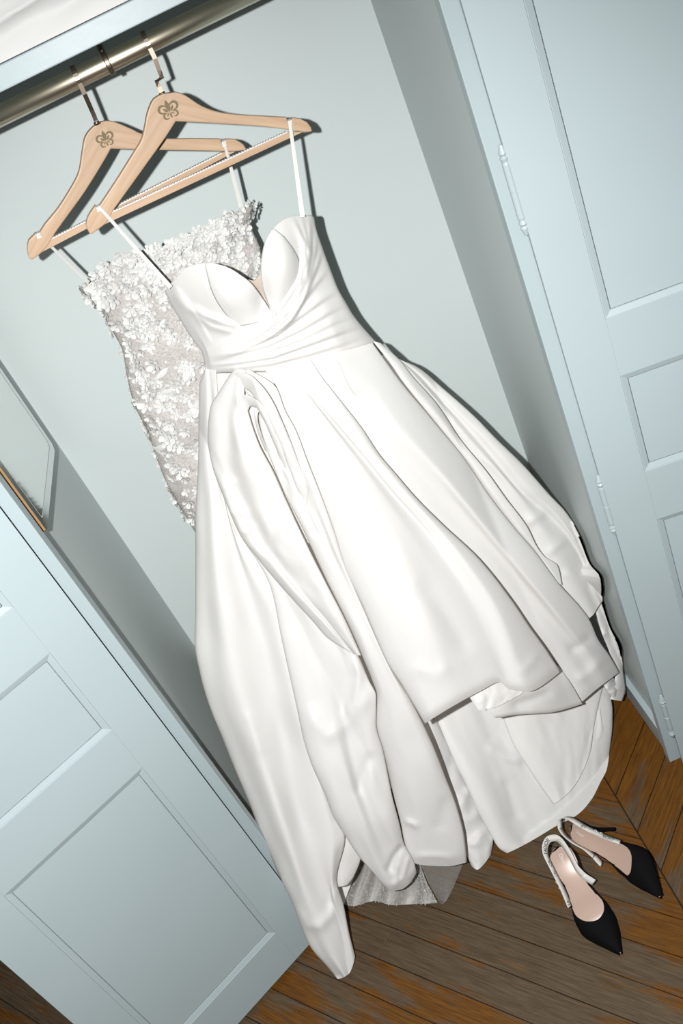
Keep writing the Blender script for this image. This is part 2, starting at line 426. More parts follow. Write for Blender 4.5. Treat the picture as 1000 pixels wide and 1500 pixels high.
# ---- doors: frame of stiles and rails, sunk panels with sloped moulding
def hinge_profile():
    return [(0.0, -0.052), (0.0022, -0.051), (0.0040, -0.046), (0.0052, -0.042), (0.0036, -0.0395), (0.0056, -0.037), (0.0042, -0.033), (0.0050, -0.030),
            (0.0050, -0.0008), (0.0043, -0.0004), (0.0043, 0.0004), (0.0050, 0.0008), (0.0050, 0.030), (0.0042, 0.033), (0.0056, 0.037), (0.0036, 0.0395), (0.0052, 0.042), (0.0040, 0.046), (0.0022, 0.051), (0.0, 0.052)]
def build_door(name, H, th, sgn, hinge_z):
    root = empty(name); tag(root, kind='structure')
    u = np.array([sgn * math.cos(th), -math.sin(th), 0]); n = np.array([-sgn * math.sin(th), -math.cos(th), 0])
    T = 0.020; Hh = np.array([H[0], H[1], 0.0])
    def Wp(s, z, t): return Hh + u * s + n * t + np.array([0, 0, z])
    def board(nm, s0, s1, z0, z1, b=0.0003):
        bm = box(s0, s1, z0, z1, -T, 0, b, 2)       # local: x=s, y=z, z=t
        for v in bm.verts: v.co = Wp(v.co.x, v.co.y, v.co.z)
        if sgn > 0: bmesh.ops.reverse_faces(bm, faces=bm.faces)
        bmesh.ops.recalc_face_normals(bm, faces=bm.faces)
        return bmobj(nm, bm, m_paint, root)
    zb, zt = 0.012, 2.13
    board('stile', 0.0, STILE, zb, zt); board('stile', DOORW - STILE, DOORW, zb, zt)
    rz = [(zb, Z3B), (Z3T, Z2B), (Z2T, Z1B), (2.02, zt)]
    for a, b in rz: board('rail', STILE, DOORW - STILE, a, b)
    for a, b in [(Z3B, Z3T), (Z2B, Z2T), (Z1B, 2.02)]:
        s0, s1 = STILE, DOORW - STILE
        rings = [(0.0, 0.0), (0.0004, -0.0016), (0.0016, -0.0016), (0.0100, -0.0046), (0.0104, -0.0058), (0.0115, -0.0058)]
        V = []; F = []
        for i, (ins, t) in enumerate(rings):
            for s, z in ((s0 + ins, a + ins), (s1 - ins, a + ins), (s1 - ins, b - ins), (s0 + ins, b - ins)): V.append(Wp(s, z, t))
            if i:
                for k in range(4): F.append(((i - 1) * 4 + k, (i - 1) * 4 + (k + 1) % 4, i * 4 + (k + 1) % 4, i * 4 + k))
        L = len(rings) - 1
        mo = obj('moulding', V, F, m_paint, root)
        i0 = 0.0115
        bm = box(s0 + i0 - 0.004, s1 - i0 + 0.004, a + i0 - 0.004, b - i0 + 0.004, -T + 0.003, -0.0058)
        for v in bm.verts: v.co = Wp(v.co.x, v.co.y, v.co.z)
        bmesh.ops.recalc_face_normals(bm, faces=bm.faces)
        bmobj('panel', bm, m_paint, root)
    hv, hf = lathe(hinge_profile(), 22)
    hme = mesh('hinge', hv, hf, False)
    for hz in hinge_z:
        ho = link('hinge', hme, m_paint, root); ho.location = Wp(-0.0062, hz, -0.0035)
    return root
THR, THL = 0.19185, 0.49765
d2 = build_door('door_2', (0.8408, -0.0185), THR, 1, [])
d1 = build_door('door_1', (0.0215, -0.0165), THL, -1, [1.75])
# hinges of the right door stand where their knuckles show
hv, hf = lathe(hinge_profile(), 22); hme = mesh('hinge', hv, hf, False)
for px, py in ((752.5, 280), (888, 740.5), (976.5, 1049.5)):
    p = U(px, py, 1, -0.0135); ho = link('hinge', hme, m_paint, d2); ho.location = p
    ho.scale = (1.15, 1.15, 1.25)

# ---- shelf, rod
sh = bmobj('shelf', box(0.0, W, SHELF_Y, D, SHELF_ZB, SHELF_ZT, 0.0015), m_paint)
tag(sh, 'pale blue painted wardrobe shelf above the clothes rail', 'shelf')
rail_root = empty('clothes_rail'); tag(rail_root, 'polished metal clothes rail under the wardrobe shelf', 'clothes rail')
v, f = lathe([(0.0, 0.001), (0.0135, 0.001), (0.0135, W - 0.001), (0.0, W - 0.001)], 40)
o = obj('rod', [(z, ROD_Y + x, ROD_Z + y) for x, y, z in v], f, m_rod, rail_root, True)
for xx in (0.001, W - 0.009):
    v, f = lathe([(0.0135, 0), (0.024, 0), (0.024, 0.005), (0.018, 0.008), (0.0136, 0.008)], 28)
    obj('end_bracket', [(xx + z, ROD_Y + x, ROD_Z + y) for x, y, z in v], f, m_rod, rail_root, True)
xs = U(157, 90, 1, ROD_Y)[0]
v, f = lathe([(0.0137, -0.0035), (0.0160, -0.0035), (0.0168, -0.002), (0.0158, 0), (0.0168, 0.002), (0.0160, 0.0035), (0.0137, 0.0035)], 32)
ring = obj('support_ring', [(xs + z, ROD_Y + x, ROD_Z + y) for x, y, z in v], f, m_hook, rail_root, True)
v, f = lathe([(0.0, 0), (0.0050, 0.0), (0.0048, 0.006), (0.0030, 0.014), (0.0030, SHELF_ZB - ROD_Z - 0.015), (0.0, SHELF_ZB - ROD_Z - 0.0149)], 14)
obj('support_pin', [(xs + x, ROD_Y + y, ROD_Z + 0.0145 + z) for x, y, z in v], f, m_hook, ring, True)

# ---- mirror on the left wardrobe wall
def mirror():
    root = empty('wall_mirror'); tag(root, 'grey frameless mirror hanging inside the wardrobe beside the left door', 'mirror')
    a = U(80, 655, 0, 0.029); b = U(70, 779, 0, 0.029)
    y1, y0, zb = a[1], b[1], (a[2] + b[2]) / 2
    zt = 1.58; ch = 0.010
    def outline(ins):
        i = ins
        return [(y0 + i + ch * .3, zb + i), (y1 - i - ch, zb + i), (y1 - i, zb + i + ch), (y1 - i, zt - i - ch), (y1 - i - ch, zt - i), (y0 + i + ch * .3, zt - i), (y0 + i, zt - i - ch * .3), (y0 + i, zb + i + ch * .3)]
    o0, o1 = outline(0), outline(0.016)
    n = len(o0)
    V = [(0.0290, y, z) for y, z in o1]
    obj('mirror_glass', V, [tuple(range(n))[::-1]], m_mirror, root)
    V = [(0.0288, y, z) for y, z in o0] + [(0.0290, y, z) for y, z in o1]
    obj('bevelled_edge', V, [(i, (i + 1) % n, n + (i + 1) % n, n + i) for i in range(n)], m_glassedge, root)
    V = [(0.0082, y, z) for y, z in outline(0.0145)]
    # engraved line
    e0, e1 = outline(0.0150), outline(0.0168)
    V = [(0.02915, y, z) for y, z in e0] + [(0.02915, y, z) for y, z in e1]
    obj('bevel_line', V, [(i, (i + 1) % n, n + (i + 1) % n, n + i) for i in range(n)], m_ribbon, root)
    V = [(0.0005, y, z) for y, z in o0] + [(0.0286, y, z) for y, z in o0]
    obj('backing_board', V, [(i, (i + 1) % n, n + (i + 1) % n, n + i) for i in range(n)] + [tuple(range(n)), tuple(range(n, 2 * n))[::-1]], m_back, root)
mirror()

# ---- white cloth lying on the shelf
def shelf_cloth():
    V = []; nu, nv = 150, 90
    for i in range(nu):
        q = i / (nu - 1); x = 0.012 + 0.66 * q; e = min(1, 8 * q, 8 * (1 - q)) ** 0.5
        for j in range(nv):
            t = j / (nv - 1)
            if t < 0.5: yy = 0.024 + 0.05 * (t / 0.5) ** 1.8; zz = 0.115 * (t / 0.5) ** 0.8
            else: yy = 0.074 + 0.34 * ((t - 0.5) / 0.5); zz = 0.115 + 0.02 * math.sin(PI * (t - 0.5) / 0.5) - 0.10 * max(0, (t - 0.9) / 0.1)
            ph = 30 * t - 9 * x + 2.2 * float(vnoise(x * 6, t * 3, 3)); n2 = float(vnoise(x * 18 + 3 * t, t * 20 - 10 * x, 4))
            f_ = (abs(math.sin(ph * 0.5)) ** 0.6 - 0.6) * 0.010 + 0.0016 * n2
            f_ *= min(1, 12 * t)
            V.append((x, yy - f_ * (1 if t < 0.5 else 0.3), SHELF_ZT + 0.001 + max(0.0, e * zz + f_ * 0.5 * min(1, 6 * t))))
    o = obj('folded_fabric', V, grid_faces(nu, nv), m_satin, None, True)
    tag(o, 'white folded fabric piled on the wardrobe shelf', 'fabric')
shelf_cloth()

# ================================================================== HANGERS
def aligned(name, verts, faces, m, parent, origin, xdir, zdir, smooth=False):
    # object whose own x axis runs along the grain
    x = np.array(xdir, float); x /= np.linalg.norm(x); z = np.array(zdir, float); z -= x * (z @ x); z /= np.linalg.norm(z); y = np.cross(z, x)
    R = np.array([x, y, z]); L = (np.array(verts, float) - origin) @ R.T
    o = obj(name, L, faces, m, parent, smooth)
    Mw = Matrix.Identity(4)
    for i in range(3):
        Mw[i][0], Mw[i][1], Mw[i][2], Mw[i][3] = x[i], y[i], z[i], origin[i]
    o.matrix_basis = Mw
    return o
def extrude(front, back):
    n = len(front)
    return list(front) + list(back), [tuple(range(n)), tuple(range(2 * n - 1, n - 1, -1))] + [(i, n + i, n + (i + 1) % n, (i + 1) % n) for i in range(n)]
def smooth_closed(pts, keep=(), it=1):
    P = [np.array(p, float) for p in pts]
    return P
def wood_part(name, px, p0, nrm, th, parent, origin, xdir, bev=0.0022, seam=()):
    fr = [Uplane(x, y, p0, nrm) for x, y in px]
    fr = np.array(fr)
    bk = fr + nrm * th
    V, F = extrude(fr, bk)
    bm = bmesh.new(); vs = [bm.verts.new(p) for p in V]
    for f in F: bm.faces.new([vs[i] for i in f])
    bmesh.ops.recalc_face_normals(bm, faces=bm.faces)
    bm.normal_update()
    ed = [e for e in bm.edges if len(e.link_faces) == 2 and max(len(fc.verts) for fc in e.link_faces) > 4]
    sp = [Uplane(x, y, p0, nrm) for x, y in seam]; sp += [q + nrm * th for q in sp]
    on = lambda v_: any(np.linalg.norm(np.array(v_.co) - q) < 6e-4 for q in sp)
    ed = [e for e in ed if not (sp and on(e.verts[0]) and on(e.verts[1]))]
    bmesh.ops.bevel(bm, geom=ed, offset=bev, segments=3, affect='EDGES', profile=0.6)
    bmesh.ops.triangulate(bm, faces=[fc for fc in bm.faces if len(fc.verts) > 4])
    bm.verts.ensure_lookup_table(); bm.verts.index_update()
    V = [tuple(v.co) for v in bm.verts]; F = [tuple(v.index for v in fc.verts) for fc in bm.faces]; bm.free()
    return aligned(name, V, F, m_wood, parent, origin, xdir, -nrm)
def dense(px, step=6):
    # even out an outline with Catmull-Rom so the arms read as smooth curves
    P = np.array(px, float); out = []
    for i in range(len(P) - 1):
        p0, p1, p2, p3 = P[max(i - 1, 0)], P[i], P[i + 1], P[min(i + 2, len(P) - 1)]
        n = max(1, int(np.linalg.norm(p2 - p1) / step))
        for k in range(n):
            t = k / n
            out.append(0.5 * ((2 * p1) + (-p0 + p2) * t + (2 * p0 - 5 * p1 + 4 * p2 - p3) * t * t + (-p0 + 3 * p1 - 3 * p2 + p3) * t ** 3))
    out.append(P[-1]); return [tuple(p) for p in out]
def fleur(cx, cy, s, rot):
    # fleur-de-lis as flat closed outlines, unit: half height = 1, y down
    polys = []
    t = np.linspace(0, 1, 9)
    def pet(a, b, wd):                       # pointed spindle
        a, b = np.array(a), np.array(b); d = b - a; n = np.array([-d[1], d[0]]) / np.linalg.norm(d)
        L = [a + d * k + n * wd * math.sin(PI * k) ** 0.9 for k in t]; R = [a + d * k - n * wd * math.sin(PI * k) ** 0.9 for k in t[::-1][1:-1]]
        return L + R
    polys.append(pet((0, -1.05), (0, 0.30), 0.26))
    polys.append(pet((0, 0.36), (0, 1.02), 0.11))
    for sg in (-1, 1):
        def arc(cx_, cy_, r, a0, a1, w0, w1, n=16):
            O, I = [], []
            for k in range(n):
                q = k / (n - 1); a = math.radians(a0 + (a1 - a0) * q); ww = w0 + (w1 - w0) * q; ww *= (0.35 + 0.65 * math.sin(PI * min(1, 0.12 + q * 0.88)))
                O.append(np.array((sg * (cx_ + (r + ww) * math.cos(a)), cy_ + (r + ww) * math.sin(a))))
                I.append(np.array((sg * (cx_ + (r - ww) * math.cos(a)), cy_ + (r - ww) * math.sin(a))))
            return O + I[::-1]
        polys.append(arc(0.62, -0.18, 0.40, -150, 110, 0.13, 0.15))
        polys.append(pet((0.10 * sg, 0.30), (0.60 * sg, -0.28), 0.13))
        polys.append(arc(0.45, 0.62, 0.30, -120, 130, 0.09, 0.12))
        polys.append(pet((0.06 * sg, 0.36), (0.44 * sg, 0.66), 0.08))
    c, s_ = math.cos(rot), math.sin(rot)
    return [[(cx + s * (c * p[0] - s_ * p[1]), cy + s * (s_ * p[0] + c * p[1])) for p in poly] for poly in polys]
def hanger(label, left, right, bar, grip, apex_px, emblem, hook_px, k, y0, x0, base_hook_bright):
    root = empty('wooden_hanger'); tag(root, label, 'hanger', 'wooden hangers on the clothes rail')
    nrm = np.array([-k, 1.0, 0]); nrm /= np.linalg.norm(nrm)
    p0 = np.array([x0, y0 - 0.006, 1.45])
    ap = Uplane(*apex_px, p0, nrm); th = 0.012
    for nm, px in (('arm', left), ('arm', right)):
        pts = [Uplane(x, y, p0, nrm) for x, y in px]
        far = max(pts, key=lambda q: np.linalg.norm(q - ap))
        wood_part(nm, px, p0, nrm, th, root, ap, far - ap, seam=(left[0], left[-1]))
    bp = [Uplane(x, y, p0 + nrm * 0.0022, nrm) for x, y in bar]
    wood_part('bar', bar, p0 + nrm * 0.0022, nrm, 0.0076, root, (bp[0] + bp[1]) / 2, bp[1] - bp[0], 0.0018)
    # ribbed grip strip along the top of the bar: many small teeth
    a = Uplane(*grip[0], p0 + nrm * 0.0015, nrm); b = Uplane(*grip[1], p0 + nrm * 0.0015, nrm)
    n = 64; V = []; F = []
    e = (b - a) / n; L = np.linalg.norm(e); eu = e / L; upv = np.cross(eu, nrm); upv *= np.sign(upv[2])
    for i in range(n):
        c = a + e * (i + 0.5); i0 = len(V)
        for su in (-0.29, 0.29):
            for sv in (-0.0011, 0.0011):
                for sn in (0.0, 0.0062): V.append(c + e * su + upv * sv + nrm * sn)
        F += [tuple(i0 + q for q in fc) for fc in ((0, 1, 3, 2), (4, 6, 7, 5), (0, 4, 5, 1), (2, 3, 7, 6), (0, 2, 6, 4), (1, 5, 7, 3))]
    i0 = len(V)
    for c in (a, b):
        for sv in (-0.0013, 0.0000):
            for sn in (0.0006, 0.0056): V.append(c + upv * sv + nrm * sn)
    F += [tuple(i0 + q for q in fc) for fc in ((0, 1, 3, 2), (4, 6, 7, 5), (0, 4, 5, 1), (2, 3, 7, 6), (0, 2, 6, 4), (1, 5, 7, 3))]
    g_ = obj('grip_strip', V, F, m_grip, root); g_['kind'] = 'stuff'; tag(g_, 'clear ribbed grip strip')
    # emblem
    V, F = [], []
    for poly in fleur(*emblem):
        i0 = len(V); V += [Uplane(x, y, p0 - nrm * 0.00035, nrm) for x, y in poly]; nn = len(poly)
        if nn > 20:                                        # arcs: strip
            h = nn // 2
            F += [(i0 + q, i0 + q + 1, i0 + nn - 2 - q, i0 + nn - 1 - q) for q in range(h - 1)]
        else: F.append(tuple(range(i0, i0 + nn)))
    tag(obj('emblem', V, F, m_brand, root), 'brown burnt fleur-de-lis emblem')
    # hook: flat strip from the neck, stepping forward, over the rail
    pts = []
    for px, py, yy in hook_px: pts.append(U(px, py, 1, yy))
    xk = pts[-1][0]
    r = 0.0135 + 0.0022
    c0 = np.array([xk, ROD_Y, ROD_Z])
    for aa in np.linspace(200, -25, 16):
        a_ = math.radians(aa)
        pts.append(np.array([xk, ROD_Y + r * math.cos(a_) * 1.0, ROD_Z + r * math.sin(a_)]))
    pts = np.array(pts)
    # ribbon of width ww along x, thickness tt
    ww, tt = 0.0031, 0.0011
    T = np.gradient(pts, axis=0); T /= np.linalg.norm(T, axis=1)[:, None]
    V = []; F = []
    for i, p in enumerate(pts):
        wv = np.array([1.0, 0, 0]); wv = wv - T[i] * (wv @ T[i]); wv /= np.linalg.norm(wv); nv_ = np.cross(T[i], wv)
        for sx, sn in ((-1, -1), (1, -1), (1, 1), (-1, 1)): V.append(p + wv * ww * sx + nv_ * tt * sn)
    for i in range(len(pts) - 1):
        for q in range(4): F.append((4 * i + q, 4 * i + (q + 1) % 4, 4 * i + 4 + (q + 1) % 4, 4 * i + 4 + q))
    F += [(3, 2, 1, 0), tuple(4 * (len(pts) - 1) + q for q in range(4))]
    tag(obj('hook', V, F, m_hook, root), 'bronze flat metal hook')
    b0 = U(hook_px[0][0], hook_px[0][1], 1, hook_px[0][2])
    v, f = lathe([(0, 0), (0.0045, 0), (0.0045, 0.003), (0.0038, 0.004), (0, 0.004)], 12)
    obj('hook_collar', [(b0[0] + x, b0[1] + y, b0[2] - 0.002 + z) for x, y, z in v], f, m_hook, root, True)
    return root, p0, nrm

F_LEFT = dense([(249, 136), (240, 137), (225, 145), (216, 165), (212, 185), (207, 205), (195, 225), (170, 265), (150, 295)]) + [(146, 301), (144, 303.5), (141, 303), (140, 300.5)] + dense([(136, 306), (129, 317), (126, 330), (131, 342), (135, 343), (147, 334), (157, 325), (165, 310), (190, 275), (215, 240), (240, 205), (257.5, 178)])
F_RIGHT = [(257.5, 178)] + dense([(300, 180), (350, 183), (390, 186), (420, 190), (445, 193.5), (457, 192.5), (456, 187), (450, 179), (440, 174), (429, 172.5)]) + [(427.5, 174), (426, 177.5), (422.5, 178), (420.5, 175.5), (420, 172)] + dense([(400, 171), (350, 168), (320, 164), (295, 155), (272, 140), (258, 135), (249, 136)])
ro1 = hanger('pale wooden hanger in front, holding the white satin gown', F_LEFT, F_RIGHT,
       [(150, 330), (444, 193), (421, 193.5), (160, 313)], ((161, 312), (421, 193)), (250, 150), (247, 160, 14.0, math.radians(-23)),
       [(237.5, 137, 0.243), (233, 127, 0.243), (229.5, 118.5, 0.242), (233, 116.5, 0.238), (237, 113.5, 0.2355), (233, 103, 0.234), (227, 86, 0.2325)], 0.10, ROD_Y - 0.008, U(250, 150, 1, ROD_Y)[0], False)
B_LEFT = dense([(154, 177), (146, 179), (137, 185), (125, 200), (120, 225), (116, 250), (107, 270), (85, 305), (66, 328)]) + [(59, 339), (57.5, 342.5), (54.5, 343), (52.5, 341)] + dense([(50, 344), (42, 352), (40, 367), (43, 379), (47, 381), (60, 371), (72, 357), (80, 343), (100, 315), (125, 280), (150, 240), (162.5, 218)])
B_RIGHT = [(162.5, 218)] + dense([(230, 220), (300, 221), (340, 222), (361, 219), (357, 212), (345, 204.5), (332, 203.5)]) + [(330, 205), (329, 208.5), (326, 209), (324, 207), (323.5, 203.5)] + dense([(280, 203), (240, 203), (210, 197), (195, 190), (172, 180), (160, 177), (154, 177)])
ro2 = hanger('pale wooden hanger behind, holding the flowered lace dress', B_LEFT, B_RIGHT,
       [(60, 370), (345, 222), (326, 223), (72, 351)], ((73, 351), (325, 224)), (157, 192), (154, 203, 12.0, math.radians(-22)),
       [(141.5, 180, 0.247), (138, 170, 0.245), (134.5, 162, 0.243), (131, 154, 0.240), (124, 138, 0.2345), (115, 118, 0.2325)], 0.16, ROD_Y + 0.022, U(157, 192, 1, ROD_Y)[0], True)

# ================================================================== WHITE SATIN GOWN
gown = empty('satin_gown')
tag(gown, 'white satin strapless wedding gown with draped bodice and full skirt', 'dress', None)

# ---- skirt, from the back layers forward
# train lying behind on the boards
sheet('skirt_layer', [
    ([(630, 1035), (638, 1060), (660, 1108), (680, 1146), (700, 1190), (720, 1226), (731, 1243), (742, 1250)], [0, 1.6, 1.6]),
    ([(655, 1020), (672, 1080), (702, 1146), (725, 1200), (747, 1240), (757, 1243)], [1, 3.2, 2.6]),
    ([(690, 1000), (720, 1080), (742, 1140), (757, 1190), (781, 1230)], [1, 1.6, 1.2]),
    ([(740, 1000), (770, 1080), (797, 1145), (816, 1209)], [1, 2.6, 2.0]),
    ([(800, 1000), (835, 1080), (846, 1130), (846, 1193)], [1, 1.6, 1.6]),
    ([(870, 980), (880, 1040), (880, 1100), (868, 1168)], [0, 1.0, 1.2]),
    ([(890, 1005), (897, 1042), (897, 1058), (893, 1097), (889, 1125), (878, 1148)], [-0.4, 0, 0.2])], gown, m_satin, g_train, curl_l=2.0, curl_r=1.0, wr=(0.28, 26, 0.3), seed=11,
    ridges=[([(712, 1090), (740, 1110), (768, 1118)], 0.7, 6, 14), ([(735, 1140), (745, 1160), (757, 1205)], -0.5, 8, 12)])
sheet('skirt_layer', [
    ([(606, 1040), (628, 1100), (650, 1160), (670, 1215), (680, 1245), (690, 1268)], [3.0, 2.6, 2.0]),
    ([(622, 1050), (650, 1130), (676, 1190), (694, 1245), (699, 1274)], [3.6, 3.8, 3.0]),
    ([(640, 1055), (676, 1135), (704, 1192), (722, 1232), (719, 1252)], [1.0, 1.0, 1.0])], gown, m_satin, g_train, curl_l=0.6, curl_r=0.6, wr=(0.3, 12, 0.6), seed=12,
    ridges=[([(690, 1150), (676, 1175), (660, 1205)], 0.5, 5, 5), ([(708, 1215), (695, 1235), (680, 1240)], 0.6, 4, 4)])
# right lower roll behind, by the wardrobe side
sheet('skirt_layer', [
    ([(868, 880), (880, 925), (892, 955), (901, 985), (898, 1004), (893, 1024)], [-0.4, 0.2, 0.2]),
    ([(874, 870), (890, 918), (904, 950), (908, 982), (908, 1006), (903, 1026)], [0.6, 1.6, 1.4]),
    ([(880, 868), (895, 918), (911, 951), (912, 980), (916, 1010), (911, 1027)], [0.4, 1.1, 1.0])], gown, m_satin, curl_l=0.6, curl_r=0.6, wr=(0.15, 10, 0.5), seed=13,
    ridges=[([(890, 925), (880, 930), (874, 940)], 0.9, 4, 4), ([(916, 1005), (905, 1008), (893, 1006)], 0.7, 4, 3)])
# knot of cloth at the right
sheet('skirt_layer', [
    ([(878, 985), (884, 1005), (892, 1018), (897, 1022)], [0.4, 0.4, 0.4]),
    ([(886, 984), (893, 1000), (900, 1012), (901, 1021)], [1.8, 2.2, 1.6]),
    ([(892, 985), (902, 998), (906, 1008), (904, 1019)], [0.4, 0.4, 0.4])], gown, m_satin, curl_l=0.5, curl_r=0.8, wr=(0.35, 5, 0.8), seed=14, step=2)
# layer with the curved hem
sheet('skirt_layer', [
    ([(716, 1000), (737, 1054), (753, 1093), (769, 1118), (787, 1146), (810, 1178)], [2, 2.4, 3]),
    ([(770, 990), (785, 1060), (800, 1120), (820, 1172)], [2.5, 4.0, 4.0]),
    ([(820, 985), (830, 1060), (838, 1110), (838, 1155)], [2.0, 3.2, 3.6]),
    ([(862, 980), (860, 1040), (858, 1080), (856, 1124)], [1.5, 2.6, 3.2]),
    ([(888, 985), (876, 1035), (869, 1070), (866, 1095)], [0.5, 1.6, 2.6])], gown, m_satin, g_train, curl_l=0.8, curl_r=0.3, wr=(0.15, 20, 0.35), seed=15)
# small leaf of hem beside it
sheet('skirt_layer', [
    ([(872, 1040), (868, 1065), (866, 1093)], [1.2, 1.2, 1.4]),
    ([(878, 1040), (880, 1065), (870, 1093)], [1.4, 1.6, 1.4]),
    ([(880, 1030), (885, 1074), (874, 1090)], [0.6, 1.2, 1.2])], gown, m_satin, g_train, step=2)
# turned-up layer under the front hem
sheet('skirt_layer', [
    ([(700, 985), (710, 1028), (715, 1046), (727, 1052)], [2.0, 4.4, 5.0]),
    ([(750, 980), (756, 1020), (757, 1047)], [2.2, 5.0, 5.0]),
    ([(795, 975), (800, 1015), (805, 1044)], [2.2, 5.8, 5.6]),
    ([(818, 975), (838, 1004), (853, 1031)], [2.0, 4.8, 5.6])], gown, m_satin, curl_l=0.6, curl_r=0.4, wr=(0.1, 20, 0.4), seed=16, hem=0.6,
    ridges=[([(812, 1010), (780, 1024), (745, 1035)], -0.7, 7, 9)])
sheet('hem_facing', [
    ([(680, 1010), (692, 1028), (701, 1040)], [3, 5.6, 6.2]),
    ([(730, 990), (728, 1020), (722, 1037)], [3, 6.0, 6.6]),
    ([(768, 990), (768, 1010), (761, 1018)], [3, 6.0, 6.6])], gown, m_satin, wr=(0.15, 10, 0.5), seed=17)
# far right panel and its silhouette
o_, V_right = sheet('skirt_panel', [
    ([(556, 503), (580, 526), (600, 552), (633, 592), (669, 645), (706, 690), (737, 735), (768, 776), (788, 808), (810, 842), (838, 886), (861, 907)], [-0.8, -1.2, -1.2, 3.0]),
    ([(566, 511), (598, 540), (638, 585), (688, 645), (738, 700), (778, 750), (813, 800), (843, 850), (869, 900)], [-0.6, 0.0, 1.0, 4.6]),
    ([(571, 517), (604, 541), (650, 590), (705, 650), (764, 721), (803, 755), (829, 781), (849, 812), (856, 828), (864, 866), (875, 890)], [-0.9, -1.0, 0.0, 4.4]),
    ([(575, 520), (610, 543), (659, 592), (722, 655), (780, 722), (815, 755), (840, 790), (858, 826), (872, 862), (879, 884)], [-0.8, 0.0, 1.6, 5.0]),
    ([(582, 526), (606, 535), (650, 570), (700, 615), (725, 641), (767, 682), (805, 725), (830, 752), (852, 790), (865, 825), (882, 846), (884, 864), (882, 881)], [-1.2, -1.0, 1.0, 4.6])], gown, m_satin, curl_r=1.2, wr=(0.16, 18, 0.3), seed=21,
    ridges=[([(768, 770), (782, 760), (800, 752)], 0.6, 5, 9), ([(800, 815), (815, 800), (832, 790)], 0.5, 5, 8), ([(822, 838), (842, 846), (866, 850)], 0.5, 5, 8)])
# narrow pleat beside it
sheet('skirt_panel', [
    ([(546, 500), (568, 528), (590, 560), (626, 605), (676, 668), (718, 730), (755, 778), (784, 812), (812, 850)], [0, 0.8, 1.6, 2.6]),
    ([(552, 501), (577, 528), (599, 558), (633, 598), (668, 645), (704, 696), (740, 745), (770, 785), (792, 815), (818, 855)], [0.2, 2.4, 3.6, 4.4]),
    ([(558, 503), (585, 527), (605, 552), (640, 592), (675, 645), (712, 690), (742, 732), (772, 772), (787, 802), (797, 815), (817, 829), (823, 857)], [0, 2.0, 3.6, 4.6])], gown, m_satin, curl_l=0.5, curl_r=1.5, wr=(0.08, 14, 0.3), seed=22)
# broad right panel
sheet('skirt_panel', [
    ([(444, 528), (486, 584), (520, 629), (570, 699), (634, 772), (684, 819), (734, 882), (778, 930), (810, 965), (836, 1003), (852, 1028)], [0.2, 0.4, 0.2, 0.8, 3.4]),
    ([(484, 518), (496, 538), (504, 559), (519, 584), (555, 634), (612, 694), (668, 762), (726, 832), (788, 906), (836, 968), (866, 1016)], [0.3, 1.0, 1.4, 3.4, 5.4]),
    ([(489, 517), (501, 537), (509, 557), (526, 582), (566, 630), (626, 690), (684, 760), (744, 830), (804, 902), (850, 965), (873, 1010)], [0.4, 2.2, 2.6, 4.4, 6.2]),
    ([(515, 511), (542, 560), (584, 618), (646, 690), (706, 765), (764, 835), (820, 902), (866, 960), (889, 998)], [0.5, 3.6, 5.2, 6.8, 8.0]),
    ([(545, 502), (565, 530), (587, 560), (625, 605), (650, 635), (675, 665), (718, 728), (755, 775), (785, 810), (820, 857), (850, 890), (863, 908), (876, 937), (892, 960), (906, 985)], [0.3, 2.6, 3.6, 5.8, 7.4])], gown, m_satin, curl_r=1.6, wr=(0.20, 30, 0.2), seed=23, hem=0.5,
    ridges=[([(489, 517), (501, 537), (509, 557), (522, 582)], 0.7, 2.0, 16), ([(840, 1000), (865, 985), (885, 960)], 0.5, 8, 8), ([(830, 955), (850, 945), (868, 930)], -0.5, 7, 7)])

# ---- left column of the skirt
o_, V_left = sheet('skirt_panel', [
    ([(300, 541), (292, 565), (290, 675), (286, 765), (286, 890), (285, 940), (293, 988), (305, 1030), (325, 1080), (345, 1130), (365, 1177), (383, 1225), (397, 1255), (412, 1290), (427, 1320), (440, 1355), (455, 1388), (480, 1417), (494, 1434)], [-1, -4, -6, -6, -4, -1]),
    ([(301, 541), (296, 620), (298, 740), (304, 900), (316, 1000), (348, 1090), (385, 1185), (420, 1270), (450, 1350), (475, 1400), (500, 1433)], [0, -1.2, -2, -2, 0, 1.0]),
    ([(303, 541), (304, 620), (312, 740), (328, 900), (348, 1000), (383, 1110), (420, 1220), (452, 1320), (480, 1385), (506, 1430)], [0, 0.8, 1.4, 1.8, 2.6, 2.0]),
    ([(308, 541), (316, 660), (334, 760), (362, 860), (388, 960), (408, 1060), (438, 1180), (468, 1270), (492, 1340), (512, 1425)], [0, 0.0, -0.6, -0.4, 1.0, 1.6]),
    ([(312, 541), (324, 700), (350, 800), (398, 890), (424, 980), (448, 1080), (476, 1180), (490, 1240), (487, 1300), (503, 1350), (517, 1413)], [0, 1, 1.8, 2.2, 2.8, 1.6]),
    ([(316, 541), (330, 700), (354, 785), (408, 852), (440, 950), (452, 1020), (464, 1115), (487, 1190), (505, 1228), (493, 1288), (503, 1325), (511, 1365), (520, 1400)], [0, 0.8, 1.4, 1.6, 1.4, 0.6])], gown, m_satin, curl_l=2.0, curl_r=2.0, wr=(0.42, 28, 0.22), seed=31,
    ridges=[([(492, 1290), (485, 1340), (468, 1358), (450, 1356), (432, 1325)], 0.7, 9, 7), ([(500, 1235), (488, 1290), (478, 1340)], -0.7, 6, 9), ([(360, 1040), (372, 1075), (382, 1110)], 0.35, 4, 9)])
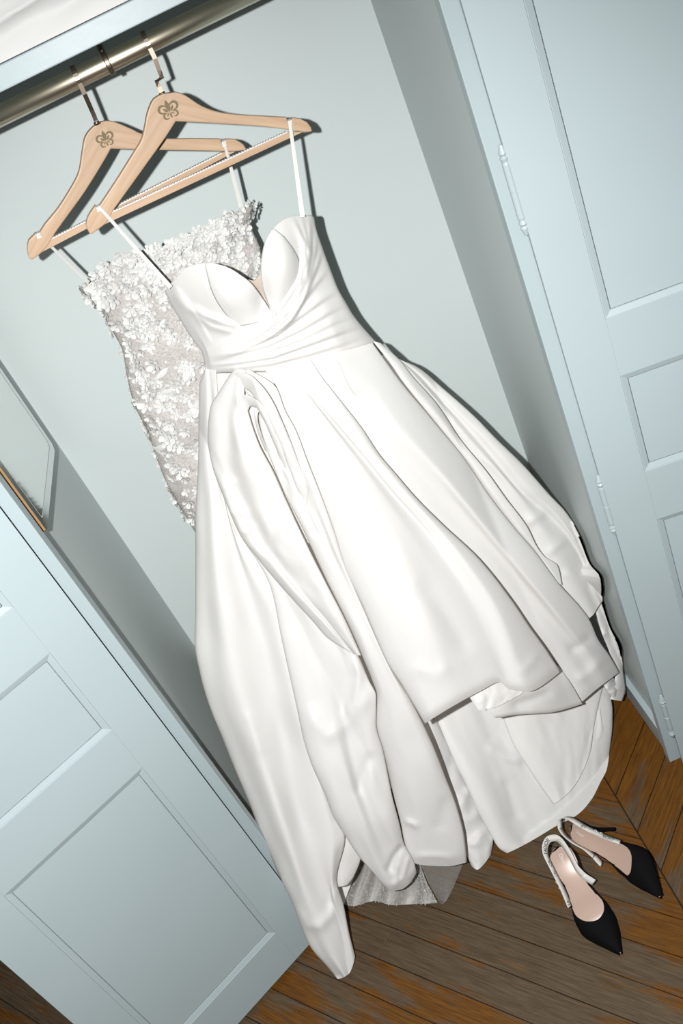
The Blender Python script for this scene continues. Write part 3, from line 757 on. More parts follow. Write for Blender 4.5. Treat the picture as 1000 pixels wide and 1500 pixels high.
sheet('skirt_layer', [
    ([(496, 1205), (494, 1250), (490, 1290), (494, 1299)], [-1.5, -1.5, -1.5]),
    ([(512, 1215), (510, 1260), (503, 1298)], [-0.6, -0.6, -1]),
    ([(530, 1225), (529, 1252), (518, 1284), (510, 1295)], [-1.4, -1.4, -1.5])], gown, m_satin, curl_r=0.6, wr=(0.1, 10, 0.4), seed=32)
# lower part of the big drape, rounding into a lobe
sheet('skirt_panel', [
    ([(352, 785), (396, 860), (413, 940), (424, 990), (434, 1035), (444, 1082), (455, 1117), (477, 1167), (487, 1194), (505, 1224), (527, 1257), (550, 1282), (560, 1296)], [0.6, 1.4, 3.0, 4.2, 3.2]),
    ([(364, 795), (420, 878), (440, 950), (452, 1010), (462, 1065), (478, 1120), (500, 1185), (528, 1245), (566, 1302)], [1.2, 3.2, 5.8, 7.2, 4.4]),
    ([(382, 810), (450, 900), (472, 965), (482, 1020), (490, 1070), (506, 1130), (528, 1200), (552, 1262), (575, 1305)], [1.2, 3.4, 6.2, 8.2, 4.8]),
    ([(400, 830), (482, 930), (500, 980), (506, 1060), (520, 1130), (543, 1200), (567, 1262), (587, 1303)], [1.2, 3.0, 5.0, 7.0, 4.6]),
    ([(430, 880), (512, 955), (524, 990), (531, 1050), (542, 1110), (560, 1190), (578, 1240), (600, 1294)], [1.2, 3.2, 5.6, 7.6, 4.4]),
    ([(455, 907), (522, 957), (541, 998), (551, 1020), (551, 1060), (561, 1100), (574, 1165), (585, 1207), (591, 1234), (606, 1262), (610, 1278)], [0.8, 2.0, 3.8, 5.6, 3.6])], gown, m_satin, curl_l=1.5, curl_r=1.6, wr=(0.22, 26, 0.3), seed=33, hem=1.0,
    ridges=[([(547, 1000), (534, 1028), (515, 1052), (497, 1070), (480, 1078), (462, 1060), (450, 1030)], 0.7, 15, 11), ([(517, 962), (526, 990), (518, 1030), (500, 1055)], 0.7, 7, 7),
            ([(545, 1100), (530, 1140), (520, 1170)], -0.6, 8, 8), ([(590, 1236), (576, 1256), (566, 1280)], -1.0, 3.5, 6), ([(600, 1250), (590, 1285), (575, 1300)], 0.5, 3, 3), ([(582, 1262), (580, 1290), (572, 1300)], 0.4, 3, 3)])

sheet('skirt_layer', [
    ([(301, 536), (300, 600), (304, 700), (325, 800)], [-0.8, -0.8, -2.5]),
    ([(345, 536), (352, 600), (372, 700), (404, 800)], [-0.6, -0.2, -2]),
    ([(392, 535), (415, 600), (446, 690), (484, 790)], [-0.6, -0.5, -2])], gown, m_satin, wr=(0.2, 14, 0.4), seed=39)

# ---- panel right of the pick-up, running down to the straight hem
sheet('skirt_panel', [
    ([(352, 566), (372, 590), (384, 640), (403, 690), (423, 735), (443, 775), (478, 850), (510, 915), (529, 958), (545, 997), (552, 1020), (551, 1060), (561, 1100), (576, 1165), (587, 1208), (592, 1234), (602, 1262)], [0.8, 1.2, 1.8, 3.0, 3.0, 2.6]),
    ([(354, 556), (384, 592), (404, 645), (430, 700), (450, 750), (484, 830), (514, 900), (537, 955), (557, 1005), (568, 1060), (582, 1130), (596, 1190), (604, 1230), (612, 1266)], [1.0, 2.2, 3.2, 5.0, 5.6, 4.2]),
    ([(357, 548), (392, 585), (415, 640), (440, 695), (458, 740), (487, 810), (518, 885), (543, 945), (566, 1000), (588, 1075), (606, 1150), (620, 1215), (628, 1268)], [1.4, 2.6, 2.8, 4.8, 6.8, 4.8]),
    ([(360, 543), (399, 577), (424, 630), (446, 680), (464, 730), (486, 790), (509, 845), (536, 905), (556, 950), (582, 1005), (610, 1070), (632, 1135), (648, 1195), (657, 1269)], [1.6, 3.0, 3.4, 4.8, 6.2, 4.6]),
    ([(365, 541), (404, 567), (417, 600), (433, 630), (449, 672), (467, 717), (487, 770), (507, 830), (534, 892), (554, 938), (574, 980), (600, 1022), (628, 1078), (640, 1106), (653, 1140), (669, 1182), (680, 1226), (684, 1263)], [1.2, 2.6, 2.4, 2.8, 4.0, 3.4])], gown, m_satin, curl_l=1.5, curl_r=1.4, wr=(0.22, 22, 0.25), seed=34, hem=0.8,
    ridges=[([(376, 598), (392, 606), (408, 632), (426, 672), (440, 706)], 0.6, 4, 5), ([(396, 636), (405, 642), (414, 668), (424, 700), (432, 728)], 0.7, 3.5, 4),
            ([(401, 640), (404, 655), (410, 680), (417, 712), (428, 738)], -1.2, 2.5, 2.5), ([(450, 712), (445, 730), (446, 748)], -0.9, 2, 2),
            ([(446, 745), (455, 765), (466, 790)], -0.8, 2.5, 2.5), ([(592, 1204), (604, 1206), (612, 1214)], 0.8, 3, 4), ([(606, 1255), (640, 1253), (668, 1258)], 0.45, 4, 4),
            ([(654, 1165), (646, 1195), (640, 1220)], -0.4, 6, 9)])

# ---- front panel
sheet('skirt_panel', [
    ([(387, 541), (405, 567), (417, 600), (432, 630), (447, 672), (465, 717), (485, 770), (505, 830), (532, 890), (550, 932), (567, 970), (590, 1006), (622, 1060)], [0.2, 0.8, 2.0, 5.5, 8.5]),
    ([(394, 540), (425, 585), (450, 640), (480, 705), (508, 770), (534, 835), (562, 895), (590, 950), (636, 1051)], [0.4, 2.0, 4.0, 8.0, 10.6]),
    ([(404, 539), (452, 600), (490, 660), (525, 720), (560, 785), (592, 845), (625, 915), (664, 1034)], [0.5, 2.8, 5.2, 8.8, 10.6]),
    ([(415, 536), (466, 600), (512, 662), (552, 716), (592, 775), (630, 840), (665, 905), (704, 1012)], [0.5, 2.6, 4.2, 6.8, 9.6]),
    ([(424, 535), (468, 595), (494, 626), (526, 664), (573, 721), (622, 778), (656, 830), (694, 898), (732, 999)], [0.5, 1.4, 2.4, 6.2, 9.2]),
    ([(427, 534), (472, 594), (498, 625), (530, 662), (577, 720), (627, 776), (664, 826), (706, 896), (746, 1010)], [0.6, 2.4, 3.4, 7.0, 9.2]),
    ([(437, 532), (482, 590), (512, 625), (545, 664), (592, 720), (640, 772), (684, 824), (734, 900), (776, 1013)], [0.7, 3.2, 5.2, 9.4, 11.4]),
    ([(455, 527), (470, 550), (495, 582), (530, 627), (555, 665), (580, 695), (610, 730), (650, 770), (700, 817), (750, 880), (777, 920), (797, 947), (821, 983)], [0.6, 2.2, 4.2, 8.6, 11.0])], gown, m_satin, curl_l=0.8, curl_r=1.4, wr=(0.16, 42, 0.2), seed=35, hem=0.8,
    ridges=[([(760, 985), (775, 975), (785, 955)], 0.4, 6, 6), ([(600, 975), (640, 990), (660, 970)], 0.35, 12, 12), ([(610, 850), (650, 900), (690, 960)], -0.4, 18, 14)])

# ---- the gathered pick-up drape
sheet('skirt_panel', [
    ([(342, 541), (323, 570), (307, 600), (304, 640), (310, 680), (322, 715), (336, 750), (352, 785), (380, 822), (405, 852), (430, 880), (455, 907), (480, 935), (513, 956)], [1.0, 3.0, 3.8, 4.6, 3.8]),
    ([(345, 540), (331, 570), (318, 605), (318, 650), (328, 700), (346, 755), (376, 802), (420, 852), (462, 898), (516, 957)], [1.6, 4.6, 6.0, 6.6, 4.4]),
    ([(349, 540), (341, 572), (333, 610), (336, 660), (350, 720), (374, 775), (406, 822), (442, 868), (474, 905), (518, 958)], [2.0, 4.2, 4.6, 5.4, 4.4]),
    ([(353, 541), (348, 572), (345, 605), (350, 655), (368, 715), (394, 775), (424, 828), (458, 880), (488, 918), (522, 959)], [2.2, 5.0, 6.2, 5.4, 4.4]),
    ([(357, 542), (352, 577), (354, 610), (365, 655), (384, 702), (408, 757), (438, 815), (470, 872), (498, 915), (526, 960)], [2.2, 4.4, 5.4, 6.0, 4.6]),
    ([(360, 543), (358, 577), (366, 612), (380, 652), (400, 690), (420, 735), (448, 795), (478, 855), (504, 905), (529, 960)], [2.0, 3.0, 3.8, 4.8, 4.0])], gown, m_satin, curl_l=2.0, curl_r=2.2, wr=(0.30, 20, 0.35), seed=36,
    ridges=[([(345, 700), (335, 712), (320, 716)], 0.5, 5, 6), ([(362, 745), (345, 752), (330, 750)], 0.55, 5, 6), ([(378, 770), (362, 778), (345, 780)], 0.55, 5, 6), ([(398, 740), (402, 780), (398, 810)], -0.45, 6, 6),
            ([(350, 600), (348, 585), (354, 577), (362, 578)], 0.5, 3, 3)])
# arch of the pick-up over its top
sheet('skirt_panel', [
    ([(334, 551), (348, 545), (362, 547), (380, 561), (398, 585), (412, 614), (428, 652), (444, 695), (460, 735)], [1.0, 4.4, 4.2, 3.6, 2.8, 0.6]),
    ([(340, 561), (352, 555), (363, 558), (378, 572), (394, 596), (408, 625), (423, 662), (439, 704), (456, 742)], [1.6, 5.2, 5.0, 4.4, 3.4, 1.0]),
    ([(345, 573), (353, 568), (362, 571), (374, 584), (389, 608), (403, 636), (418, 672), (434, 714), (451, 750)], [1.2, 4.6, 4.2, 3.6, 2.6, 0.4])], gown, m_satin, curl_l=1.2, curl_r=0.8, wr=(0.1, 12, 0.5), seed=37, step=2.6)
# inner gathers of the pick-up
sheet('skirt_panel', [
    ([(351, 588), (356, 578), (366, 580), (382, 592), (398, 616), (416, 654), (434, 700)], [2.4, 4.8, 4.2, 3.2, 0.8]),
    ([(357, 595), (362, 586), (370, 589), (384, 603), (398, 628), (414, 664), (430, 706)], [2.8, 5.0, 4.4, 3.6, 1.2]),
    ([(363, 603), (367, 595), (373, 597), (384, 612), (396, 638), (410, 672), (426, 712)], [2.2, 4.0, 3.4, 2.6, 0.6])], gown, m_satin, curl_l=0.6, curl_r=1.0, wr=(0.06, 8, 0.5), seed=38, step=2.2)
sheet('skirt_panel', [
    ([(388, 660), (375, 625), (372, 606), (374, 597), (380, 597), (390, 608), (402, 634), (416, 672), (430, 718)], [1.0, 3.8, 3.4, 2.6, 0.6]),
    ([(394, 664), (381, 630), (377, 612), (378, 604), (382, 604), (390, 617), (400, 642), (413, 680), (427, 724)], [1.4, 4.0, 3.8, 3.0, 1.0])], gown, m_satin, curl_l=0.8, curl_r=1.2, step=2)

# ---- the back of the skirt, closing the form behind
def skirt_back():
    n = 60; q = np.linspace(0, 1, n)
    Lp = V_left[1]; Rp = V_right[-2]
    L = pchip(np.linspace(0, 1, len(Lp)), Lp, q); R = pchip(np.linspace(0, 1, len(Rp)), Rp, q)
    m = 36; V = []
    for i in range(m):
        w_ = i / (m - 1)
        P = L * (1 - w_) + R * w_
        P = P.copy()
        low = np.clip((0.75 - P[:, 2]) / 0.6, 0, 1)
        P[:, 1] += (0.035 + 0.20 * low) * math.sin(PI * w_) ** 0.45 + 0.006 * math.sin(w_ * 40) * low
        P[:, 1] = np.minimum(P[:, 1], 0.455); P[:, 2] = np.maximum(P[:, 2], 0.004)
        V += list(P)
    obj('skirt_back', V, grid_faces(m, n), m_satin, gown, True)
skirt_back()

# ---- sheer lining spilling on the floor
def lining():
    def fl(px, py, z): 
        return U(px, py, 2, z)
    rails_ = [
        [(523, 1240), (512, 1275), (499, 1301), (503, 1325)],
        [(540, 1245), (530, 1285), (522, 1310), (519, 1327)],
        [(560, 1250), (555, 1285), (551, 1305), (548, 1320)],
        [(585, 1250), (582, 1285), (578, 1310), (576, 1326)],
        [(603, 1250), (610, 1285), (614, 1310), (612, 1324)],
        [(612, 1255), (622, 1285), (634, 1310), (641, 1323)]]
    A = np.array([pchip(np.linspace(0, 1, 4), np.array(r, float), np.linspace(0, 1, 16)) for r in rails_])
    u = np.linspace(0, 1, 6); B = pchip(u, A.reshape(6, -1), np.linspace(0, 1, 50)).reshape(50, 16, 2)
    V = []
    for i in range(50):
        for j in range(16):
            z = 0.004 + 0.012 * (1 - j / 15) + 0.005 * (1 + math.sin(i * 0.75 + j * 0.12)) * (0.4 + 0.6 * (1 - j / 15))
            V.append(fl(B[i, j, 0], B[i, j, 1], z))
    lo = obj('lining', V, grid_faces(50, 16), m_sheer, gown, True); tag(lo, 'sheer silver shimmering lining spilling onto the floor')
    V2 = [];
    ra = [(614, 1262), (626, 1290), (638, 1312), (645, 1324)]; rb = [(645, 1262), (655, 1285), (652, 1305), (648, 1324)]; rc = [(679, 1262), (668, 1290), (660, 1308), (653, 1320)]
    A = np.array([pchip(np.linspace(0, 1, 4), np.array(r, float), np.linspace(0, 1, 14)) for r in (ra, rb, rc)])
    B = pchip([0, .5, 1], A.reshape(3, -1), np.linspace(0, 1, 18)).reshape(18, 14, 2)
    for i in range(18):
        for j in range(14): V2.append(fl(B[i, j, 0], B[i, j, 1], 0.004 + 0.010 * (1 - j / 13) + 0.010 * (1 - i / 17) ** 2))
    m2 = m_sheer.copy(); m2.name = 'thin_sheer_lining'; bsdf(m2).inputs['Alpha'].default_value = 0.42
    obj('lining_flap', V2, grid_faces(18, 14), m2, gown, True)
    # glitter threads
    SV, SF = [], []
    P = np.array(V).reshape(50, 16, 3)
    for _ in range(700):
        i = rng.integers(0, 49); j = int(min(14, 15 * rng.random() ** 0.8)); a = P[i, j]; b = P[i, j + 1]
        c = a + (b - a) * rng.random() + (P[i + 1, j] - a) * rng.random(); e = (b - a) / max(np.linalg.norm(b - a), 1e-6); ln = rng.uniform(0.001, 0.0042)
        s_ = np.cross(e, [0, 0, 1]) * 0.0006; tl = np.array([0, 0, rng.uniform(-.4, .4)]) * ln; k = len(SV)
        up = np.array([0, 0, 0.0012])
        SV += [c + up - s_, c + up + s_, c + up + e * ln + s_ + tl, c + up + e * ln - s_ + tl]; SF.append((k, k + 1, k + 2, k + 3))
    so = obj('glitter_threads', SV, SF, m_seq, gown); so['kind'] = 'stuff'
lining()

# ---- bodice
PLEATS = []
def bod_extra(px, py):
    e = 2.3 * np.exp(-(((px - 328) / 40) ** 2 + ((py - 430) / 42) ** 2)) + 2.5 * np.exp(-(((px - 414) / 32) ** 2 + ((py - 385) / 50) ** 2))
    e = e - 1.2 * np.exp(-(((px - 385) / 13) ** 2 + ((py - 440) / 30) ** 2))
    for poly, h, wl, wrr in PLEATS: e = e + 1.35 * ridge(px, py, poly, h, wl, wrr)
    return e
PLEATS += [
    ([(427, 317), (437, 337), (445, 357), (446, 382), (438, 412), (422, 436), (405, 460), (380, 478), (347, 496), (312, 512)], 0.55, 6, 2.2),
    ([(440, 315), (447, 345), (451, 370), (447, 400), (434, 432), (415, 460), (390, 481), (350, 503), (306, 518)], 0.50, 5, 2.2),
    ([(453, 316), (453, 345), (454, 372), (449, 406), (434, 442), (412, 468), (378, 492), (340, 512)], 0.60, 5, 2.4),
    ([(463, 340), (460, 372), (452, 410), (442, 440), (425, 468), (398, 490), (360, 508)], 0.45, 5, 2.4),
    ([(471, 365), (461, 395), (448, 430), (432, 462), (410, 486)], 0.50, 5, 2.2),
    ([(482, 392), (462, 415), (440, 445), (415, 478), (380, 502)], 0.38, 7, 2.4),
    ([(495, 425), (470, 440), (440, 462), (405, 490), (350, 514), (300, 524)], 0.50, 8, 2.4),
    ([(507, 446), (480, 458), (440, 482), (390, 506), (330, 522), (298, 530)], 0.50, 9, 2.4),
    ([(518, 463), (490, 472), (440, 496), (380, 518), (320, 528)], 0.42, 9, 2.4),
    ([(529, 478), (500, 486), (450, 504), (400, 522), (345, 531), (300, 536)], 0.60, 9, 2.2),
    ([(540, 490), (500, 503), (450, 518), (400, 531), (345, 538), (302, 540)], 0.40, 6, 3),
    ([(252, 425), (275, 452), (300, 462), (335, 470)], 0.35, 7, 5), ([(280, 445), (302, 462), (325, 472), (350, 478)], 0.40, 6, 4), ([(288, 462), (310, 478), (345, 487)], 0.40, 5, 4),
    ([(255, 415), (280, 450), (298, 480), (312, 506)], 0.25, 8, 2)]
o_, V_bod = sheet('bodice', [
    ([(242, 427), (255, 452), (270, 477), (285, 500), (297, 517), (302, 546.5)], [-1, -1, -0.6]),
    ([(247, 418), (266, 460), (286, 490), (302, 516), (307, 546.5)], [-0.4, -0.2, 0.2]),
    ([(255, 410), (280, 465), (303, 510), (314, 546.5)], [0, 0.2, 0.6]),
    ([(272, 392), (298, 455), (318, 505), (328, 545.5)], [0, 0.2, 0.6]),
    ([(301, 385), (316, 440), (340, 490), (348, 545.5)], [0, 0.2, 0.6]),
    ([(327, 389), (340, 440), (358, 490), (362, 545.5)], [0, 0.2, 0.6]),
    ([(347, 400), (360, 446), (372, 495), (376, 544.5)], [0, 0.2, 0.6]),
    ([(365, 412), (376, 450), (384, 495), (388, 544.5)], [0, 0.2, 0.6]),
    ([(380, 430), (388, 460), (394, 500), (397, 543.5)], [0, 0.2, 0.6]),
    ([(390, 445), (396, 470), (401, 505), (404, 542.5)], [0, 0.2, 0.6]),
    ([(398, 459), (403, 480), (408, 508), (412, 540.5)], [0, 0.2, 0.6]),
    ([(391, 438), (405, 465), (415, 500), (421, 538.5)], [0, 0.2, 0.6]),
    ([(384.5, 415), (403, 450), (422, 495), (431, 536.5)], [0, 0.2, 0.6]),
    ([(382.5, 390), (410, 440), (432, 490), (444, 533.5)], [0, 0.2, 0.6]),
    ([(386, 362), (420, 430), (445, 485), (458, 530.5)], [0, 0.2, 0.6]),
    ([(400, 335), (435, 410), (460, 470), (475, 525.5)], [0, 0.2, 0.6]),
    ([(416, 321), (448, 396), (476, 462), (495, 518.5)], [0, 0.2, 0.6]),
    ([(436, 315), (463, 388), (492, 455), (515, 512.5)], [0, 0.1, 0.2]),
    ([(454, 315), (474, 380), (503, 448), (535, 506.5)], [-0.3, -0.2, 0]),
    ([(459, 319), (462, 335), (472, 365), (482, 392), (495, 425), (507, 446), (515, 460), (529, 478), (550, 501.5)], [-1.2, -1.2, -0.8])], gown, m_satin, g_bodice, step=1.9, curl_l=1.5, curl_r=1.5, extra=bod_extra, thick=0.0022, hem=0.5)
# smooth cup insets
def cup_extra(px, py): return bod_extra(px, py) * 0 + 2.3 * np.exp(-(((px - 328) / 40) ** 2 + ((py - 430) / 42) ** 2)) + 2.5 * np.exp(-(((px - 414) / 32) ** 2 + ((py - 385) / 50) ** 2)) - 1.2 * np.exp(-(((px - 385) / 13) ** 2 + ((py - 440) / 30) ** 2))
sheet('cup', [
    ([(300, 385), (304, 403), (309, 422), (317, 440), (330, 459), (348, 477)], [0.25, 0.30, 0.2]),
    ([(309, 385), (316, 405), (325, 425), (337, 444), (352, 462), (360, 476)], [0.5, 0.9, 0.4]),
    ([(322, 388), (334, 408), (347, 427), (360, 446), (371, 462), (374, 473)], [0.5, 1.1, 0.5]),
    ([(336, 393), (350, 411), (362, 429), (374, 447), (383, 461), (387, 468)], [0.5, 0.9, 0.5]),
    ([(347, 400), (364, 412), (378, 428), (388, 443), (394, 454), (397, 461)], [0.4, 0.5, 0.3])], gown, m_satin, g_bodice, step=2.0, extra=cup_extra, thick=0.002)
sheet('cup', [
    ([(399, 335), (390, 350), (385, 367), (382, 392), (384, 416), (390, 437), (399, 457)], [0.35, 0.5, 0.3]),
    ([(402, 336), (397, 352), (394, 370), (393, 392), (396, 414), (400, 434), (403, 454)], [0.6, 1.0, 0.5]),
    ([(408, 341), (410, 358), (412, 375), (412, 393), (411, 412), (409, 432), (406, 451)], [0.6, 1.2, 0.5]),
    ([(413, 345), (422, 360), (428, 378), (429, 395), (425, 413), (418, 431), (408, 448)], [0.5, 0.9, 0.4]),
    ([(416, 347), (430, 366), (438, 383), (440, 398), (434, 416), (424, 432), (410, 447)], [0.2, 0.3, 0.2])], gown, m_satin, g_bodice, step=2.0, extra=cup_extra, thick=0.002)
tag(sheet('neckline_mesh', [
    ([(362, 409), (376, 430), (390, 452), (400, 466)], [-2, -1.4, -0.8]),
    ([(372, 411), (382, 428), (392, 446), (402, 464)], [-2, -1.4, -0.8]),
    ([(381, 403), (388, 420), (396, 440), (404, 460)], [-2, -1.4, -0.8]),
    ([(388, 404), (394, 420), (400, 440), (406, 460)], [-2, -1.4, -0.8])], gown, m_nude, g_bodice, step=2.5, extra=cup_extra, thick=0)[0], 'nude mesh at the plunging neckline')
def bodice_back():
    Lp, Rp = V_bod[1], V_bod[-2]; n = 24; q = np.linspace(0, 1, n)
    L = pchip(np.linspace(0, 1, len(Lp)), Lp, q); R = pchip(np.linspace(0, 1, len(Rp)), Rp, q)
    V = []
    for i in range(24):
        w_ = i / 23; P = (L * (1 - w_) + R * w_).copy()
        P[:, 1] += 0.010 * math.sin(PI * w_); P[:, 2] -= 0.10 * math.sin(PI * w_) * (1 - q)
        V += list(P)
    obj('bodice_back', V, grid_faces(24, n), m_satin, gown, True)
bodice_back()

# ---- hanging straps (double ribbon loops)
def strap(parent, a, b, ya, yb, wpx, m=m_ribbon, gap=2.0, plane=None):
    for k in (-1, 1):
        n = 18; V = []
        for i in range(n):
            t = i / (n - 1); yy = ya + (yb - ya) * t
            px = a[0] + (b[0] - a[0]) * t; py = a[1] + (b[1] - a[1]) * t
            dx, dy = b[0] - a[0], b[1] - a[1]; L = math.hypot(dx, dy); nx, ny = -dy / L, dx / L
            sep = k * gap * (0.25 + 0.75 * t) * 0.5
            for s_ in (-1, 1):
                V.append(U(px + nx * (sep + s_ * wpx), py + ny * (sep + s_ * wpx), 1, yy - 0.0008 * k))
        o = obj('strap', V, [(2 * i, 2 * i + 1, 2 * i + 3, 2 * i + 2) for i in range(n - 1)], m, parent)
        s = o.modifiers.new('thickness', 'SOLIDIFY'); s.thickness = 0.0009
def loop_top(parent, px, py, p0, nrm, wpx=3.2, span=7):
    # ribbon bight lying in the notch, passing over to the back
    a = Uplane(px, py, p0 - nrm * 0.0012, nrm); pts = [Uplane(px + 1.5, py + span, p0 - nrm * 0.0016, nrm), a, a + np.array([0, 0.004, 0.0012]), a + nrm * 0.014 + np.array([0, 0, 0.0005]), a + nrm * 0.0152 + np.array([0, 0, -0.012])]
    V = []
    for p in pts:
        for s_ in (-1, 1): V.append(p + np.array([s_ * 0.0030, 0, 0]))
    o = obj('strap_loop', V, [(2 * i, 2 * i + 1, 2 * i + 3, 2 * i + 2) for i in range(len(pts) - 1)], m_ribbon, parent)
    s = o.modifiers.new('thickness', 'SOLIDIFY'); s.thickness = 0.0008
def at_hanger_y(px, py, h): return Uplane(px, py, h[1] - h[2] * 0.0018, h[2])[1]
strap(gown, (424, 177), (443, 318), at_hanger_y(424, 177, ro1), 0.205, 2.0, gap=3.0)
loop_top(gown, 424, 177, ro1[1], ro1[2])
strap(gown, (146, 304), (250, 421), at_hanger_y(146, 304, ro1), 0.222, 1.9, gap=2.6)
loop_top(gown, 144, 303, ro1[1], ro1[2])

# ================================================================== LACE DRESS BEHIND
lace = empty('lace_dress')
tag(lace, 'taupe tulle dress with white fabric flowers hanging behind the satin gown', 'dress')
LACE_RAILS = [
    ([(116, 422), (145, 455), (165, 485), (180, 515), (186, 550), (196, 590), (215, 630), (231, 675), (250, 720), (266, 746), (292, 790), (330, 860)], [-0.5, -0.5, 0]),
    ([(128, 410), (158, 450), (180, 490), (193, 525), (201, 560), (214, 605), (233, 652), (252, 700), (272, 742), (298, 792), (336, 864)], [1.6, 1.8, 1.8]),
    ([(180, 376), (204, 430), (220, 490), (230, 550), (245, 610), (264, 680), (287, 748), (312, 800), (348, 870)], [3.4, 3.8, 3.4]),
    ([(235, 362), (252, 430), (266, 500), (278, 570), (292, 640), (310, 710), (330, 780), (362, 872)], [4.2, 4.4, 4.0]),
    ([(262, 352), (275, 420), (290, 500), (303, 580), (318, 650), (335, 730), (350, 790), (372, 872)], [3.8, 4.4, 4.0]),
    ([(310, 328), (326, 400), (340, 480), (350, 560), (362, 640), (372, 720), (382, 800), (395, 868)], [3.4, 3.8, 3.4]),
    ([(350, 309), (356, 370), (368, 440), (380, 520), (390, 620), (398, 720), (404, 800), (412, 864)], [2.0, 2.2, 2.0]),
    ([(370, 302), (366, 325), (380, 362), (388, 400), (398, 450), (408, 540), (418, 640), (422, 740), (424, 860)], [-0.3, 0, 0])]
o_, V_lace = sheet('tulle_front', LACE_RAILS, lace, m_lace, g_lace, step=5, curl_l=1.0, curl_r=0.6, wr=(0.45, 26, 0.5), seed=51, thick=0.001)
def lace_back():
    Lp, Rp = V_lace[1], V_lace[-2]; n = 40; q = np.linspace(0, 1, n)
    L = pchip(np.linspace(0, 1, len(Lp)), Lp, q); R = pchip(np.linspace(0, 1, len(Rp)), Rp, q); V = []
    for i in range(18):
        w_ = i / 17; P = (L * (1 - w_) + R * w_).copy(); P[:, 1] += 0.030 * math.sin(PI * w_); P[:, 2] -= 0.05 * math.sin(PI * w_) * (1 - q); V += list(P)
    obj('tulle_back', V, grid_faces(18, n), m_lace, lace, True)
lace_back()
def petal_flower(seed, npet, r, cup):
    rs = random.Random(seed); V, F = [], []
    for layer in range(2):
        rr = r * (1 - 0.42 * layer); off = rs.uniform(0, 1)
        for k in range(npet):
            a = 2 * PI * (k + off) / npet + rs.uniform(-.15, .15); wd = PI / npet * rs.uniform(0.85, 1.1); L = rr * rs.uniform(0.82, 1.12); tw = rs.uniform(-.3, .3); c0 = cup * (1 + layer) * rs.uniform(.6, 1.4)
            i0 = len(V); V.append((0, 0, 0.0012 * layer))
            for (q, ws) in ((0.35, 0.55), (0.72, 0.95), (1.0, 0.62)):
                for sgn in (-1, 0, 1):
                    an = a + sgn * wd * ws * (0.8 if q < 1 else 0.75); rad = L * q * (1.0 if sgn == 0 else (0.96 if q < 1 else 0.90))
                    z = 0.0014 * layer + c0 * rr * q * q + 0.10 * rr * sgn * tw * q - (0.10 * rr if sgn == 0 and q == 0.72 else 0)
                    V.append((rad * math.cos(an), rad * math.sin(an), z))
            F += [(i0, i0 + 1, i0 + 2), (i0, i0 + 2, i0 + 3)]
            for b in (1, 4): F += [(i0 + b, i0 + b + 3, i0 + b + 4, i0 + b + 1), (i0 + b + 1, i0 + b + 4, i0 + b + 5, i0 + b + 2)]
    return mesh('flower', V, F, True)
FL = [petal_flower(s, n, r, c) for s, n, r, c in ((1, 5, 0.018, 0.22), (2, 5, 0.021, 0.14), (3, 6, 0.016, 0.3), (4, 4, 0.015, 0.2), (5, 5, 0.013, 0.35), (6, 6, 0.019, 0.12))]
def leaf_mesh(L, Wd):
    V, F = [], []
    n = 7
    for i in range(n):
        t = i / (n - 1); w_ = Wd * math.sin(PI * t) ** 0.8
        V += [(L * t, -w_, 0.0006), (L * t, 0, 0.0016), (L * t, w_, 0.0006)]
        if i: b = 3 * (i - 1); F += [(b, b + 3, b + 4, b + 1), (b + 1, b + 4, b + 5, b + 2)]
    return mesh('leaf', V, F, True)
LEAF = [leaf_mesh(0.024, 0.0045), leaf_mesh(0.018, 0.0036), leaf_mesh(0.030, 0.005)]
for me in FL + LEAF: me.materials.append(m_petal)
nu, nv = V_lace.shape[:2]
def lace_frame(a, b):
    a = min(max(a, 0), nu - 2.001); b = min(max(b, 0), nv - 2.001); i, j = int(a), int(b); p = V_lace[i, j] + (V_lace[i + 1, j] - V_lace[i, j]) * (a - i) + (V_lace[i, j + 1] - V_lace[i, j]) * (b - j)
    e = V_lace[min(i + 2, nu - 1), j] - V_lace[max(i - 1, 0), j]; v_ = V_lace[i, min(j + 2, nv - 1)] - V_lace[i, max(j - 2, 0)]
    n = np.cross(e, v_); n /= np.linalg.norm(n)
    if n[1] > 0: n = -n
    return p, n
def place(me, nm, p, n, rot, sc_, lift=0.0015):
    o = link(nm, me, None, lace)
    q = Vector(n).to_track_quat('Z', 'Y'); o.rotation_mode = 'QUATERNION'
    o.rotation_quaternion = q @ Matrix.Rotation(rot, 3, 'Z').to_quaternion()
    o.location = Vector(p + n * lift); o.scale = (sc_, sc_, sc_)
def pix(p):
    d = p - CAM; w_ = d @ FWD; return 500 + FPX * (d @ IX) / w_, 750 + FPX * (d @ IY) / w_
def hidden(px, py):                     # behind the satin gown in the photograph
    if py > 775 or px > 392: return True
    if px > 300 and py > 440: return True
    if py > 545 and px > 300: return True
    return False
pts_used = []; cnt = 0
for tries in range(5200):
    a = random.uniform(1.0, nu - 2.2); b = random.uniform(0, nv - 2)
    p, n = lace_frame(a, b); px, py = pix(p)
    if hidden(px, py): continue
    top = b / nv
    dens = 1.0 if top < 0.07 else 0.10 + 1.1 * max(0, float(vnoise(px / 30.0, py / 30.0, 77)))
    if random.random() > dens: continue
    if any((px - q[0]) ** 2 + (py - q[1]) ** 2 < 10.0 ** 2 for q in pts_used): continue
    pts_used.append((px, py)); cnt += 1
    place(random.choice(FL), 'flower', p, n + 0.22 * rng.normal(size=3) * [1, .4, 1], random.uniform(0, 6.3), random.uniform(0.62, 1.02), 0.0018)
    if cnt >= 215: break
